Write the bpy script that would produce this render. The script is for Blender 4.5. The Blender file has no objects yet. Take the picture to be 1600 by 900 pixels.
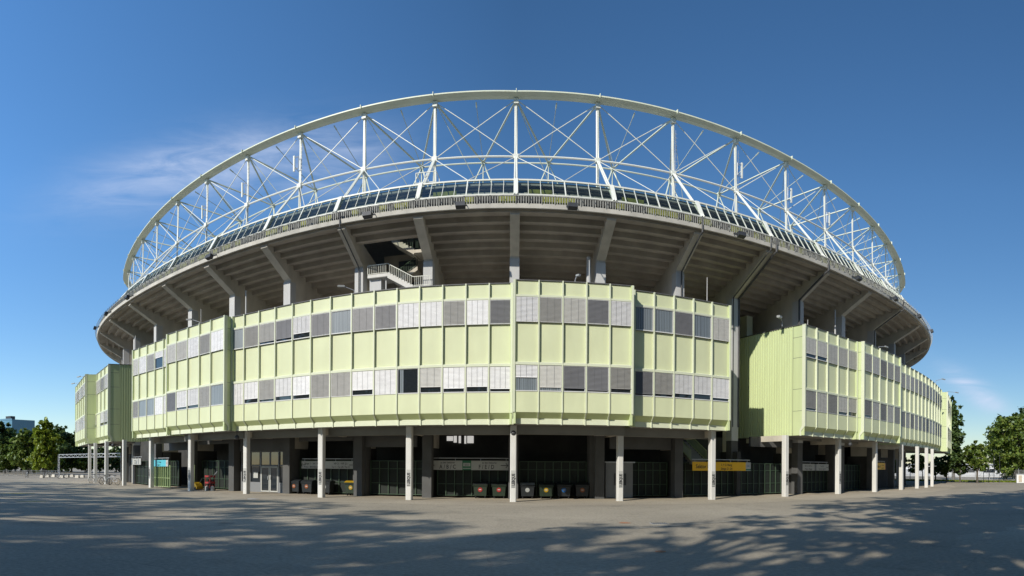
import bpy, math, random
import numpy as np
from mathutils import Matrix, Vector

random.seed(7)
rng = np.random.default_rng(11)
S = bpy.context.scene
COL = S.collection
rad = math.radians

# ------------------------------------------------------------------ camera
F, YH, ROLL, EYE = 968.0, 729.5, 0.0062, 2.0
cd = bpy.data.cameras.new('camera')
cd.type = 'PANO'
cd.panorama_type = 'CENTRAL_CYLINDRICAL'
cd.central_cylindrical_range_u_min = -800 / F
cd.central_cylindrical_range_u_max = 800 / F
cd.central_cylindrical_range_v_min = (YH - 900) / F
cd.central_cylindrical_range_v_max = YH / F
cd.central_cylindrical_radius = 1
cd.clip_start, cd.clip_end = 0.1, 6000
cam = bpy.data.objects.new('camera', cd)
COL.objects.link(cam)
cam.location = (0, 0, EYE)
cam.rotation_euler = (Matrix.Rotation(2.0 / F, 3, 'Z') @ Matrix.Rotation(rad(90), 3, 'X')
                      @ Matrix.Rotation(ROLL, 3, 'Z')).to_euler()
S.camera = cam

# ------------------------------------------------------------------ light
SUN_AZ, SUN_EL = rad(38), rad(35)      # light travels to the right and away from the camera
w = bpy.data.worlds.new('World')
S.world = w
w.use_nodes = True
wn, wl = w.node_tree.nodes, w.node_tree.links
bg = wn['Background']
sky = wn.new('ShaderNodeTexSky')
sky.sky_type = 'NISHITA'
sky.sun_disc = False
sky.sun_elevation = SUN_EL
sky.sun_rotation = rad(220)
sky.altitude = 200
sky.air_density, sky.dust_density, sky.ozone_density = 1.0, 0.1, 3.0
SKY = 0.116
bg.inputs['Strength'].default_value = SKY
# two thin cirrus streaks, fixed to their directions in the sky
geo = wn.new('ShaderNodeTexCoord')
def wmath(op, a, b=None, c=None):
    n = wn.new('ShaderNodeMath'); n.operation = op
    for i, v in enumerate((a, b, c)):
        if v is None: continue
        if isinstance(v, (int, float)): n.inputs[i].default_value = v
        else: wl.new(v, n.inputs[i])
    return n.outputs[0]
sep = wn.new('ShaderNodeSeparateXYZ'); wl.new(geo.outputs['Generated'], sep.inputs[0])
az = wmath('ARCTAN2', sep.outputs[0], sep.outputs[1])
tn = wmath('DIVIDE', sep.outputs[2], wmath('SQRT', wmath('ADD', wmath('MULTIPLY', sep.outputs[0], sep.outputs[0]), wmath('MULTIPLY', sep.outputs[1], sep.outputs[1]))))
comb = wn.new('ShaderNodeCombineXYZ'); wl.new(az, comb.inputs[0]); wl.new(tn, comb.inputs[1])
mp = wn.new('ShaderNodeMapping'); mp.inputs['Rotation'].default_value = (0, 0, rad(-14)); mp.inputs['Scale'].default_value = (3.2, 13, 1)
wl.new(comb.outputs[0], mp.inputs[0])
nz = wn.new('ShaderNodeTexNoise'); nz.inputs['Scale'].default_value = 2.0; nz.inputs['Detail'].default_value = 9; nz.inputs['Roughness'].default_value = 0.62
nz.inputs['Distortion'].default_value = 0.6
wl.new(mp.outputs[0], nz.inputs['Vector'])
def puff(a0, t0, sa, st, slope):
    da = wmath('SUBTRACT', az, a0)
    dt = wmath('SUBTRACT', wmath('SUBTRACT', tn, t0), wmath('MULTIPLY', da, slope))
    e = wmath('ADD', wmath('POWER', wmath('DIVIDE', da, sa), 2.0), wmath('POWER', wmath('ABSOLUTE', wmath('DIVIDE', dt, st)), 2.0))
    return wmath('POWER', 2.718, wmath('MULTIPLY', e, -1.0))
m1 = wmath('ADD', puff(-0.52, 0.475, 0.17, 0.05, 0.22), wmath('MULTIPLY', puff(-0.30, 0.49, 0.11, 0.05, 0.05), 0.7))
m2 = wmath('MULTIPLY', puff(0.742, 0.128, 0.045, 0.020, -0.6), 1.6)
dens = wmath('MULTIPLY', wmath('ADD', m1, m2), wmath('MULTIPLY_ADD', nz.outputs['Fac'], 2.2, -0.62))
dens = wmath('MINIMUM', wmath('MAXIMUM', dens, 0.0), 1.0)
mixc = wn.new('ShaderNodeMix'); mixc.data_type = 'RGBA'
wl.new(wmath('MULTIPLY', dens, 0.80), mixc.inputs['Factor'])
hs = wn.new('ShaderNodeHueSaturation'); hs.inputs['Saturation'].default_value = 1.2
wl.new(sky.outputs[0], hs.inputs['Color'])
glow = wmath('MULTIPLY_ADD', wmath('MAXIMUM', wmath('MULTIPLY', wmath('SINE', az), -1.0), 0.0), 1.25, 1.0)
glow = wmath('MULTIPLY', glow, wmath('MULTIPLY_ADD', wmath('MINIMUM', wmath('MAXIMUM', wmath('DIVIDE', tn, 0.45), 0.0), 1.0), 0.30, 0.70))
sv = wn.new('ShaderNodeVectorMath'); sv.operation = 'SCALE'
wl.new(hs.outputs[0], sv.inputs[0]); wl.new(glow, sv.inputs['Scale'])
wl.new(sv.outputs[0], mixc.inputs[6]); mixc.inputs[7].default_value = (5.6, 6.4, 8.2, 1)
wl.new(mixc.outputs[2], bg.inputs['Color'])

sl = bpy.data.lights.new('sun', 'SUN')
sl.energy, sl.angle, sl.color = 5.0, rad(0.6), (1.0, 0.945, 0.85)
so = bpy.data.objects.new('sun', sl)
COL.objects.link(so)
ld = Vector((math.sin(SUN_AZ) * math.cos(SUN_EL), math.cos(SUN_AZ) * math.cos(SUN_EL), -math.sin(SUN_EL)))
so.rotation_euler = ld.to_track_quat('-Z', 'Y').to_euler()
so.location = (-30, -30, 60)
S.view_settings.view_transform = 'Standard'
S.view_settings.look = 'None'
S.view_settings.exposure = 0.0
S.view_settings.gamma = 1.0

# ------------------------------------------------------------------ materials
def mat(name, col, rough=0.6, var=0.10, scale=3.0, stretch=(1, 1, 1), bump=0.0, metal=0.0, spec=0.4, var2=0.0, scale2=0.3):
    m = bpy.data.materials.new(name); m.use_nodes = True
    n, l = m.node_tree.nodes, m.node_tree.links
    b = n['Principled BSDF']
    b.inputs['Roughness'].default_value = rough
    b.inputs['Metallic'].default_value = metal
    b.inputs['Specular IOR Level'].default_value = spec
    tc = n.new('ShaderNodeTexCoord'); mp = n.new('ShaderNodeMapping')
    mp.inputs['Scale'].default_value = stretch
    l.new(tc.outputs['Object'], mp.inputs[0])
    nt = n.new('ShaderNodeTexNoise'); nt.inputs['Scale'].default_value = scale; nt.inputs['Detail'].default_value = 6
    l.new(mp.outputs[0], nt.inputs['Vector'])
    mr = n.new('ShaderNodeMapRange'); mr.inputs[1].default_value = 0.3; mr.inputs[2].default_value = 0.7
    mr.inputs[3].default_value = 1 - var; mr.inputs[4].default_value = 1 + var
    l.new(nt.outputs['Fac'], mr.inputs[0])
    fac = mr.outputs[0]
    if var2:
        n2 = n.new('ShaderNodeTexNoise'); n2.inputs['Scale'].default_value = scale2; n2.inputs['Detail'].default_value = 4
        l.new(tc.outputs['Object'], n2.inputs['Vector'])
        r2 = n.new('ShaderNodeMapRange'); r2.inputs[1].default_value = 0.35; r2.inputs[2].default_value = 0.65
        r2.inputs[3].default_value = 1 - var2; r2.inputs[4].default_value = 1 + var2
        l.new(n2.outputs['Fac'], r2.inputs[0])
        mu = n.new('ShaderNodeMath'); mu.operation = 'MULTIPLY'
        l.new(fac, mu.inputs[0]); l.new(r2.outputs[0], mu.inputs[1]); fac = mu.outputs[0]
    vm = n.new('ShaderNodeVectorMath'); vm.operation = 'SCALE'
    vm.inputs[0].default_value = col[:3]
    l.new(fac, vm.inputs['Scale'])
    l.new(vm.outputs[0], b.inputs['Base Color'])
    if bump:
        bp = n.new('ShaderNodeBump'); bp.inputs['Strength'].default_value = bump; bp.inputs['Distance'].default_value = 0.02
        l.new(nt.outputs['Fac'], bp.inputs['Height']); l.new(bp.outputs[0], b.inputs['Normal'])
    return m

def foliage(name, cols, trans=0.35):
    m = bpy.data.materials.new(name); m.use_nodes = True
    n, l = m.node_tree.nodes, m.node_tree.links
    n.remove(n['Principled BSDF'])
    g = n.new('ShaderNodeNewGeometry'); cr = n.new('ShaderNodeValToRGB')
    cr.color_ramp.elements[0].color = cols[0] + (1,); cr.color_ramp.elements[1].color = cols[2] + (1,)
    e = cr.color_ramp.elements.new(0.55); e.color = cols[1] + (1,)
    l.new(g.outputs['Random Per Island'], cr.inputs[0])
    d = n.new('ShaderNodeBsdfDiffuse'); t = n.new('ShaderNodeBsdfTranslucent'); mx = n.new('ShaderNodeMixShader')
    gl = n.new('ShaderNodeBsdfGlossy'); gl.inputs['Roughness'].default_value = 0.45; gl.inputs['Color'].default_value = (0.6, 0.7, 0.6, 1)
    m2 = n.new('ShaderNodeMixShader'); m2.inputs[0].default_value = 0.05
    l.new(cr.outputs[0], d.inputs[0]); l.new(cr.outputs[0], t.inputs[0])
    mx.inputs[0].default_value = trans
    l.new(d.outputs[0], mx.inputs[1]); l.new(t.outputs[0], mx.inputs[2])
    l.new(mx.outputs[0], m2.inputs[1]); l.new(gl.outputs[0], m2.inputs[2])
    l.new(m2.outputs[0], n['Material Output'].inputs[0])
    return m

def clear_glass(name, tint, gloss=0.18):
    m = bpy.data.materials.new(name); m.use_nodes = True
    n, l = m.node_tree.nodes, m.node_tree.links
    n.remove(n['Principled BSDF'])
    t = n.new('ShaderNodeBsdfTransparent'); t.inputs[0].default_value = tint + (1,)
    g = n.new('ShaderNodeBsdfGlossy'); g.inputs['Roughness'].default_value = 0.04; g.inputs[0].default_value = (0.55, 0.62, 0.62, 1)
    lw = n.new('ShaderNodeFresnel'); lw.inputs[0].default_value = 1.5
    ad = n.new('ShaderNodeMath'); ad.operation = 'MULTIPLY_ADD'; ad.inputs[1].default_value = 0.16; ad.inputs[2].default_value = gloss
    l.new(lw.outputs[0], ad.inputs[0])
    mx = n.new('ShaderNodeMixShader')
    l.new(ad.outputs[0], mx.inputs[0]); l.new(t.outputs[0], mx.inputs[1]); l.new(g.outputs[0], mx.inputs[2])
    l.new(mx.outputs[0], n['Material Output'].inputs[0])
    return m

M = dict(
    panel=mat('pale_green_panel', (0.575, 0.607, 0.385), 0.5, 0.035, 1.1, (1.4, 1.4, 0.3), var2=0.04, scale2=0.45),
    fin=mat('pale_green_fin', (0.6, 0.63, 0.465), 0.45, 0.03, 2.0),
    sill=mat('green_sill', (0.52, 0.585, 0.285), 0.5, 0.04, 2.0),
    corrug=mat('green_corrugated', (0.53, 0.6, 0.325), 0.5, 0.05, 1.2, (3, 3, 0.25)),
    coping=mat('dark_coping', (0.10, 0.10, 0.10), 0.5, 0.15),
    frame=mat('white_frame', (0.62, 0.62, 0.6), 0.4, 0.04),
    pane=mat('window_glass', (0.018, 0.022, 0.026), 0.03, 0.0, spec=0.9),
    blindW=mat('white_blind', (0.62, 0.62, 0.655), 0.55, 0.05, 1.5),
    blindV=mat('blind_tilt_shade_light', (0.50, 0.49, 0.48), 0.5, 0.07, 1.8),  # same white blind; shade of its tilted slats put into the colour
    blindG=mat('blind_tilt_shade_mid', (0.27, 0.265, 0.265), 0.5, 0.08, 1.8),
    blindD=mat('blind_tilt_shade_dark', (0.155, 0.155, 0.16), 0.5, 0.10, 1.8),
    curtain=mat('blue_grey_curtain', (0.20, 0.23, 0.25), 0.35, 0.3, 3.5, (6, 6, 0.05), spec=0.8),
    cord=mat('dark_cord', (0.16, 0.16, 0.16), 0.7, 0.05),
    conc=mat('concrete', (0.5, 0.46, 0.385), 0.85, 0.13, 1.4, (1, 1, 0.5), bump=0.15, var2=0.10, scale2=0.25),
    band=mat('pale_concrete', (0.55, 0.525, 0.46), 0.85, 0.14, 1.2, (1, 1, 0.3), bump=0.1, var2=0.08),
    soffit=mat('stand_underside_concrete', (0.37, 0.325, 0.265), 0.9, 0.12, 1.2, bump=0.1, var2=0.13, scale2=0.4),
    pillar=mat('painted_concrete', (0.46, 0.46, 0.45), 0.8, 0.08, 1.5, (1, 1, 0.3)),
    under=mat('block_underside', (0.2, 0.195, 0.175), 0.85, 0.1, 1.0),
    column=mat('white_column', (0.58, 0.57, 0.53), 0.75, 0.06, 2.0, (1.5, 1.5, 0.4), var2=0.05),
    white=mat('white_steel', (0.69, 0.695, 0.61), 0.4, 0.04, 1.0),
    chord=mat('cream_steel', (0.64, 0.665, 0.5), 0.45, 0.05, 0.8),
    paleg=mat('pale_green_steel', (0.58, 0.62, 0.5), 0.45, 0.05, 0.8),
    galv=mat('galvanised_steel', (0.42, 0.43, 0.44), 0.45, 0.12, 4, metal=0.3),
    dark=mat('dark_metal', (0.04, 0.042, 0.045), 0.5, 0.2),
    pipe=mat('dark_grey_pipe', (0.075, 0.075, 0.075), 0.6, 0.2),
    rail=mat('grey_railing', (0.3, 0.3, 0.27), 0.7, 0.3, 6),
    olive=mat('olive_panel', (0.17, 0.18, 0.03), 0.7, 0.35, 2.5),
    greypan=mat('weathered_grey_panel', (0.03, 0.03, 0.028), 0.8, 0.4, 3),
    glz=clear_glass('strip_glazing', (0.74, 0.80, 0.74), 0.0),
    slat=mat('grey_slat', (0.34, 0.33, 0.31), 0.7, 0.25, 2),
    backing=mat('grey_green_backing', (0.15, 0.165, 0.145), 0.8, 0.3, 1.5),
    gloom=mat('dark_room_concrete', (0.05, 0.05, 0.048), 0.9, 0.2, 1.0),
    wallc=mat('grey_render_and_shade', (0.09, 0.09, 0.088), 0.85, 0.12, 1.0),  # render grey; also carries the shade painted on the pillar feet
    roof=mat('roof_felt', (0.30, 0.30, 0.29), 0.85, 0.1),
    gate=mat('green_gate_steel', (0.055, 0.09, 0.055), 0.5, 0.1),
    gatel=mat('sunlit_gate_steel', (0.34, 0.42, 0.2), 0.5, 0.1),  # paler copy of the gate steel, sunlight put into its colour
    gmesh=mat('green_wire_panel', (0.012, 0.017, 0.013), 0.7, 0.2, 8),
    gmeshl=mat('sunlit_gate_panel', (0.05, 0.08, 0.025), 0.6, 0.1, 3),  # lighter copy of the wire panel with sun brightness in its colour
    signw=mat('sign_white', (0.4, 0.4, 0.37), 0.5, 0.03),
    ink=mat('sign_ink', (0.025, 0.025, 0.03), 0.6, 0.0),
    signg=mat('sign_green', (0.03, 0.16, 0.08), 0.5, 0.03),
    signo=mat('sign_orange', (0.80, 0.44, 0.01), 0.45, 0.03),
    signc=mat('sign_cyan', (0.09, 0.42, 0.5), 0.45, 0.03),
    binb=mat('dark_bin_plastic', (0.016, 0.019, 0.021), 0.5, 0.15),
    bing=mat('green_bin_plastic', (0.018, 0.03, 0.017), 0.5, 0.15),
    yellow=mat('yellow_plastic', (0.34, 0.21, 0.01), 0.45, 0.08),
    red=mat('red_plastic', (0.3, 0.025, 0.022), 0.45, 0.08),
    blue=mat('blue_plastic', (0.015, 0.1, 0.3), 0.45, 0.08),
    orange=mat('orange_plastic', (0.24, 0.07, 0.02), 0.45, 0.08),
    steelw=mat('pale_plastic', (0.3, 0.31, 0.3), 0.5, 0.05),
    rubber=mat('rubber', (0.02, 0.02, 0.02), 0.8, 0.1),
    bark=mat('bark', (0.10, 0.085, 0.065), 0.9, 0.3, 6, (1, 1, 0.3), bump=0.5),
    bluegl=mat('blue_curtain_wall', (0.09, 0.23, 0.33), 0.25, 0.12, 0.15, spec=0.5),
    stone=mat('off_white_wall', (0.66, 0.65, 0.62), 0.8, 0.06),
    doorgr=mat('grey_panel', (0.19, 0.195, 0.2), 0.6, 0.05),
)
TONE = {}  # grey blind tones carry the shade between tilted slats
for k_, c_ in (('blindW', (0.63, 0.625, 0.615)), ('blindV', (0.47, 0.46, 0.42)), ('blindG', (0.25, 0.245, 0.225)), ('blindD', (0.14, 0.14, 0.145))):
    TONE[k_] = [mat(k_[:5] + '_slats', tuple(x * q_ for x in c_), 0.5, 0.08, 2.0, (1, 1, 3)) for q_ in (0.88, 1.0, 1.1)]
LEAF = {
    'dark': foliage('dark_leaves', ((0.028, 0.055, 0.014), (0.065, 0.11, 0.024), (0.13, 0.18, 0.04))),
    'mid': foliage('mid_leaves', ((0.055, 0.095, 0.014), (0.125, 0.185, 0.026), (0.23, 0.275, 0.05))),
    'light': foliage('bright_leaves', ((0.13, 0.19, 0.012), (0.23, 0.295, 0.022), (0.34, 0.38, 0.05)), 0.5),
}

# ------------------------------------------------------------------ mesh helpers
class MB:
    def __init__(s): s.v, s.f, s.m = [], [], []
    def poly(s, pts, mi=0):
        b = len(s.v); s.v += [tuple(p) for p in pts]; s.f.append(tuple(range(b, b + len(pts)))); s.m.append(mi)
    def hexa(s, p, mi=0):                       # p: 8 points, bottom ring then top ring
        b = len(s.v); s.v += [tuple(q) for q in p]
        for q in ((0, 3, 2, 1), (4, 5, 6, 7), (0, 1, 5, 4), (1, 2, 6, 5), (2, 3, 7, 6), (3, 0, 4, 7)):
            s.f.append(tuple(b + i for i in q)); s.m.append(mi)
    def box(s, c, size, rz=0.0, mi=0):
        cx, cy, cz = c; hx, hy, hz = size[0] / 2, size[1] / 2, size[2] / 2
        ca, sa = math.cos(rz), math.sin(rz)
        P = []
        for z in (-hz, hz):
            for x, y in ((-hx, -hy), (hx, -hy), (hx, hy), (-hx, hy)):
                P.append((cx + x * ca - y * sa, cy + x * sa + y * ca, cz + z))
        s.hexa(P, mi)
    def tube(s, a, b, r, n=6, r2=None, mi=0, caps=True):
        a, b = Vector(a), Vector(b); d = (b - a)
        if d.length < 1e-6: return
        d.normalize(); r2 = r if r2 is None else r2
        u = d.cross(Vector((0, 0, 1)));
        if u.length < 1e-3: u = d.cross(Vector((1, 0, 0)))
        u.normalize(); w_ = d.cross(u); k = len(s.v)
        for p, rr in ((a, r), (b, r2)):
            for i in range(n):
                t = 2 * math.pi * (i + 0.5) / n
                s.v.append(tuple(p + u * (rr * math.cos(t)) + w_ * (rr * math.sin(t))))
        for i in range(n):
            j = (i + 1) % n
            s.f.append((k + i, k + j, k + n + j, k + n + i)); s.m.append(mi)
        if caps:
            s.f.append(tuple(k + i for i in reversed(range(n)))); s.m.append(mi)
            s.f.append(tuple(k + n + i for i in range(n))); s.m.append(mi)
    def path(s, pts, r, n=6, mi=0):
        for a, b in zip(pts[:-1], pts[1:]): s.tube(a, b, r, n, mi=mi)
    def prism(s, outline, off, mi=0):           # outline: 3d pts, off: vector
        o = Vector(off); a = [Vector(p) for p in outline]; n = len(a); k = len(s.v)
        s.v += [tuple(p) for p in a] + [tuple(p + o) for p in a]
        s.f.append(tuple(k + i for i in range(n))); s.m.append(mi)
        s.f.append(tuple(k + n + i for i in reversed(range(n)))); s.m.append(mi)
        for i in range(n):
            j = (i + 1) % n
            s.f.append((k + i, k + n + i, k + n + j, k + j)); s.m.append(mi)
    def disc(s, c, nrm, r, th, n=16, mi=0):
        c, d = Vector(c), Vector(nrm).normalized(); s.tube(c, c + d * th, r, n, mi=mi)

def empty(name, loc=(0, 0, 0)):
    o = bpy.data.objects.new(name, None); COL.objects.link(o); o.location = loc
    o.empty_display_size = 0.3
    return o
def obj(name, mb, mats, parent=None, smooth=False, local=False):
    """link a builder's shape as one mesh object; world coordinates unless local"""
    if not isinstance(mats, (list, tuple)): mats = [mats]
    me = bpy.data.meshes.new(name)
    o_ = Vector((0, 0, 0)); q = parent
    if not local:
        while q is not None: o_ += Vector(q.location); q = q.parent
    ov = o_
    me.from_pydata([(x - ov.x, y - ov.y, z - ov.z) for x, y, z in mb.v], [], mb.f)
    for m in mats: me.materials.append(m)
    if len(mats) > 1: me.polygons.foreach_set('material_index', mb.m)
    if smooth: me.polygons.foreach_set('use_smooth', [True] * len(mb.f))
    me.update()
    o = bpy.data.objects.new(name, me); COL.objects.link(o)
    if parent is not None: o.parent = parent
    return o
def tag(o, label, cat, group=None):
    o['label'] = label; o['category'] = cat
    if group: o['group'] = group
    return o
def thing(name, loc, label, cat, group=None): return tag(empty(name, loc), label, cat, group)
def structure(o): o['kind'] = 'structure'; return o
def copy_thing(root, label=None, group=None):
    r = root.copy(); COL.objects.link(r)
    if label: r['label'] = label
    if group: r['group'] = group
    for ch in root.children:
        c = ch.copy(); COL.objects.link(c); c.parent = r
        for g in ch.children:
            d = g.copy(); COL.objects.link(d); d.parent = c
    return r
def text_mb(txt, size, mb, origin, ux, uz, align='LEFT', mi=0, squeeze=1.0, bold=0.012):
    """letters as flat faces: ux = reading direction, uz = up direction"""
    cu = bpy.data.curves.new('lettering', 'FONT'); cu.body = txt; cu.size = size; cu.align_x = align
    cu.resolution_u = 2; cu.offset = bold * size
    o = bpy.data.objects.new('lettering', cu); COL.objects.link(o)
    dg = bpy.context.evaluated_depsgraph_get()
    me = bpy.data.meshes.new_from_object(o.evaluated_get(dg))
    bpy.data.objects.remove(o); bpy.data.curves.remove(cu)
    og, ux, uz = Vector(origin), Vector(ux).normalized(), Vector(uz).normalized()
    k = len(mb.v)
    for v in me.vertices: mb.v.append(tuple(og + ux * (v.co.x * squeeze) + uz * v.co.y))
    for p in me.polygons: mb.f.append(tuple(k + i for i in p.vertices)); mb.m.append(mi)
    bpy.data.meshes.remove(me)

# ------------------------------------------------------------------ the oval: polar coordinates round its centre
D = 93.0
def P(R, a, z):
    t = rad(a); return Vector((R * math.sin(t), D - R * math.cos(t), z))
def OUT(a): t = rad(a); return Vector((math.sin(t), -math.cos(t), 0))
def TAN(a): t = rad(a); return Vector((math.cos(t), math.sin(t), 0))
def polar(x, y): return math.hypot(x, y - D), math.degrees(math.atan2(x, D - y))
def RL(a):                                   # radius of the stand's outer lip
    t = min(max((abs(a) - 25) / 27, 0), 1); t = t * t * (3 - 2 * t); return 57.2 + 0.8 * t
def RT(a): return 52.2 + 0.034 * min(abs(a), 62) + 0.0030 * max(0, min(abs(a), 62) - 40) ** 2 * .8   # radius of the roof ring
ARC = sorted(set([round(x, 3) for x in np.arange(-84, 84.01, 0.75)] + [round(x, 3) for x in np.arange(-180, -84, 3)] + [round(x, 3) for x in np.arange(87, 180.1, 3)]))
def sweep(mb, prof, arc=None, rf=RL, mis=None, closed=True):
    """prof: (offset from rf, z) pairs"""
    arc = arc or ARC; n = len(prof); k = len(mb.v)
    for a in arc:
        for o, z in prof: mb.v.append(tuple(P(rf(a) + o, a, z)))
    for i in range(len(arc) - 1):
        for j in range(n if closed else n - 1):
            j2 = (j + 1) % n
            mb.f.append((k + i * n + j, k + i * n + j2, k + (i + 1) * n + j2, k + (i + 1) * n + j)); mb.m.append(mis[j] if mis else 0)

# ------------------------------------------------------------------ ground
def asphalt(name, col, lines=True):
    m = bpy.data.materials.new(name); m.use_nodes = True
    n, l = m.node_tree.nodes, m.node_tree.links
    b = n['Principled BSDF']; b.inputs['Roughness'].default_value = 0.9; b.inputs['Specular IOR Level'].default_value = 0.25
    tc = n.new('ShaderNodeTexCoord')
    def noise(s, d, a, c, lo, hi):
        t = n.new('ShaderNodeTexNoise'); t.inputs['Scale'].default_value = s; t.inputs['Detail'].default_value = d
        l.new(tc.outputs['Object'], t.inputs['Vector'])
        r = n.new('ShaderNodeMapRange'); r.inputs[1].default_value = a; r.inputs[2].default_value = c
        r.inputs[3].default_value = lo; r.inputs[4].default_value = hi
        l.new(t.outputs['Fac'], r.inputs[0]); return r.outputs[0], t
    a, _ = noise(0.12, 5, 0.35, 0.65, 0.88, 1.10)
    c, t2 = noise(9.0, 8, 0.3, 0.7, 0.80, 1.18)
    e, _ = noise(0.9, 6, 0.55, 0.72, 1.0, 0.86)
    g, _ = noise(45.0, 3, 0.3, 0.7, 0.82, 1.2)
    v = n.new('ShaderNodeTexVoronoi'); v.feature = 'DISTANCE_TO_EDGE'; v.inputs['Scale'].default_value = 0.16
    wv = n.new('ShaderNodeVectorMath'); wv.operation = 'ADD'
    nv = n.new('ShaderNodeTexNoise'); nv.inputs['Scale'].default_value = 0.8; nv.inputs['Detail'].default_value = 5
    l.new(tc.outputs['Object'], nv.inputs['Vector'])
    l.new(tc.outputs['Object'], wv.inputs[0]); l.new(nv.outputs['Color'], wv.inputs[1]); l.new(wv.outputs[0], v.inputs['Vector'])
    cr = n.new('ShaderNodeMapRange'); cr.inputs[1].default_value = 0.0; cr.inputs[2].default_value = 0.006; cr.inputs[3].default_value = 0.84; cr.inputs[4].default_value = 1.0
    l.new(v.outputs['Distance'], cr.inputs[0])
    vp = n.new('ShaderNodeTexVoronoi'); vp.inputs['Scale'].default_value = 0.11; vp.distance = 'CHEBYCHEV'
    l.new(wv.outputs[0], vp.inputs['Vector'])
    sp = n.new('ShaderNodeSeparateColor'); l.new(vp.outputs['Color'], sp.inputs[0])
    pr_ = n.new('ShaderNodeMapRange'); pr_.inputs[3].default_value = 0.90; pr_.inputs[4].default_value = 1.07; l.new(sp.outputs[0], pr_.inputs[0])
    st, _ = noise(0.45, 3, 0.66, 0.74, 1.0, 0.72)
    f = a
    for x in (c, e, g, cr.outputs[0], pr_.outputs[0], st):
        mu = n.new('ShaderNodeMath'); mu.operation = 'MULTIPLY'; l.new(f, mu.inputs[0]); l.new(x, mu.inputs[1]); f = mu.outputs[0]
    vm = n.new('ShaderNodeVectorMath'); vm.operation = 'SCALE'; vm.inputs[0].default_value = col
    l.new(f, vm.inputs['Scale']); l.new(vm.outputs[0], b.inputs['Base Color'])
    bp = n.new('ShaderNodeBump'); bp.inputs['Strength'].default_value = 0.35; bp.inputs['Distance'].default_value = 0.015
    l.new(t2.outputs['Fac'], bp.inputs['Height']); l.new(bp.outputs[0], b.inputs['Normal'])
    return m
ASPH = asphalt('worn_asphalt', (0.30, 0.262, 0.198))
PAVE = asphalt('pale_apron', (0.345, 0.298, 0.222))
GUT = asphalt('gutter_stone', (0.34, 0.305, 0.24))
mb = MB(); mb.poly([(-1500, -600, 0), (1500, -600, 0), (1500, 2400, 0), (-1500, 2400, 0)])
structure(obj('ground', mb, ASPH))
mb = MB(); sweep(mb, [(-25, 0.004), (3.4, 0.004)], rf=lambda a: 57.5, closed=False)
structure(obj('pavement', mb, PAVE))
mb = MB()
gp = [(4, 19.8), (11.5, 23.4), (18.5, 27.3), (24.7, 31.3), (33, 37.4), (44, 46)]
for (x0, y0), (x1, y1) in zip(gp[:-1], gp[1:]):
    mb.poly([(x0, y0, .008), (x1, y1, .008), (x1 - .12, y1 + .2, .008), (x0 - .12, y0 + .2, .008)])
structure(obj('gutter', mb, GUT))

# ------------------------------------------------------------------ the concrete stand
A_RIB = [-61.5, -55.2, -48.6, -42.2, -35.7, -28.8, -22.8, -16.9, -10.8, -5.8, 0.0, 5.8, 11.6, 17.3, 23.4, 29.7, 36.2, 42.7, 49.0, 55.3, 61.6]
stand = thing('stadium_stand', (0, D, 0), 'grey concrete stadium stand with ribbed underside and glazed rim above the green blocks', 'stadium')
mb = MB()
sweep(mb, [(-0.05, 17.0), (0.0, 17.24), (-0.9, 17.28), (-1.6, 17.28), (-1.6, 17.16), (-0.7, 17.10)])
obj('rim_beam', mb, M['band'], stand)
# stepped underside; the bay with the stair has only its top rows
def steps(n):
    pr = [(-0.3, 17.06), (-0.3, 16.86), (-0.7, 16.86)]; o, z = -1.05, 16.92
    pr.append((o, z))
    for i in range(n):
        z2 = z - 0.27
        pr.append((o - 0.03, z2 - .05)); pr.append((o - 0.30, z2 - 0.06)); pr.append((o - 0.36, z2 + 0.12)); o -= 0.74; z = z2 + 0.03
        pr.append((o, z))
    return pr
mb = MB()
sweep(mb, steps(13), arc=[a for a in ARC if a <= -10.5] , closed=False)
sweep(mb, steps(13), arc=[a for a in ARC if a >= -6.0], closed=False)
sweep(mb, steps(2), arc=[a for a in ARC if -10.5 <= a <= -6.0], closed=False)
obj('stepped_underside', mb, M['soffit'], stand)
mb = MB()
sweep(mb, [(-10.6, 14.2), (-10.6, 0), (-11.0, 0), (-11.0, 14.2)])
obj('inner_wall', mb, M['gloom'], stand)
mb = MB()
sweep(mb, [(-1.85, 19.30), (-30, 18.4), (-30, 18.1), (-1.85, 19.12)])
obj('roof_deck', mb, M['roof'], stand)
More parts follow.
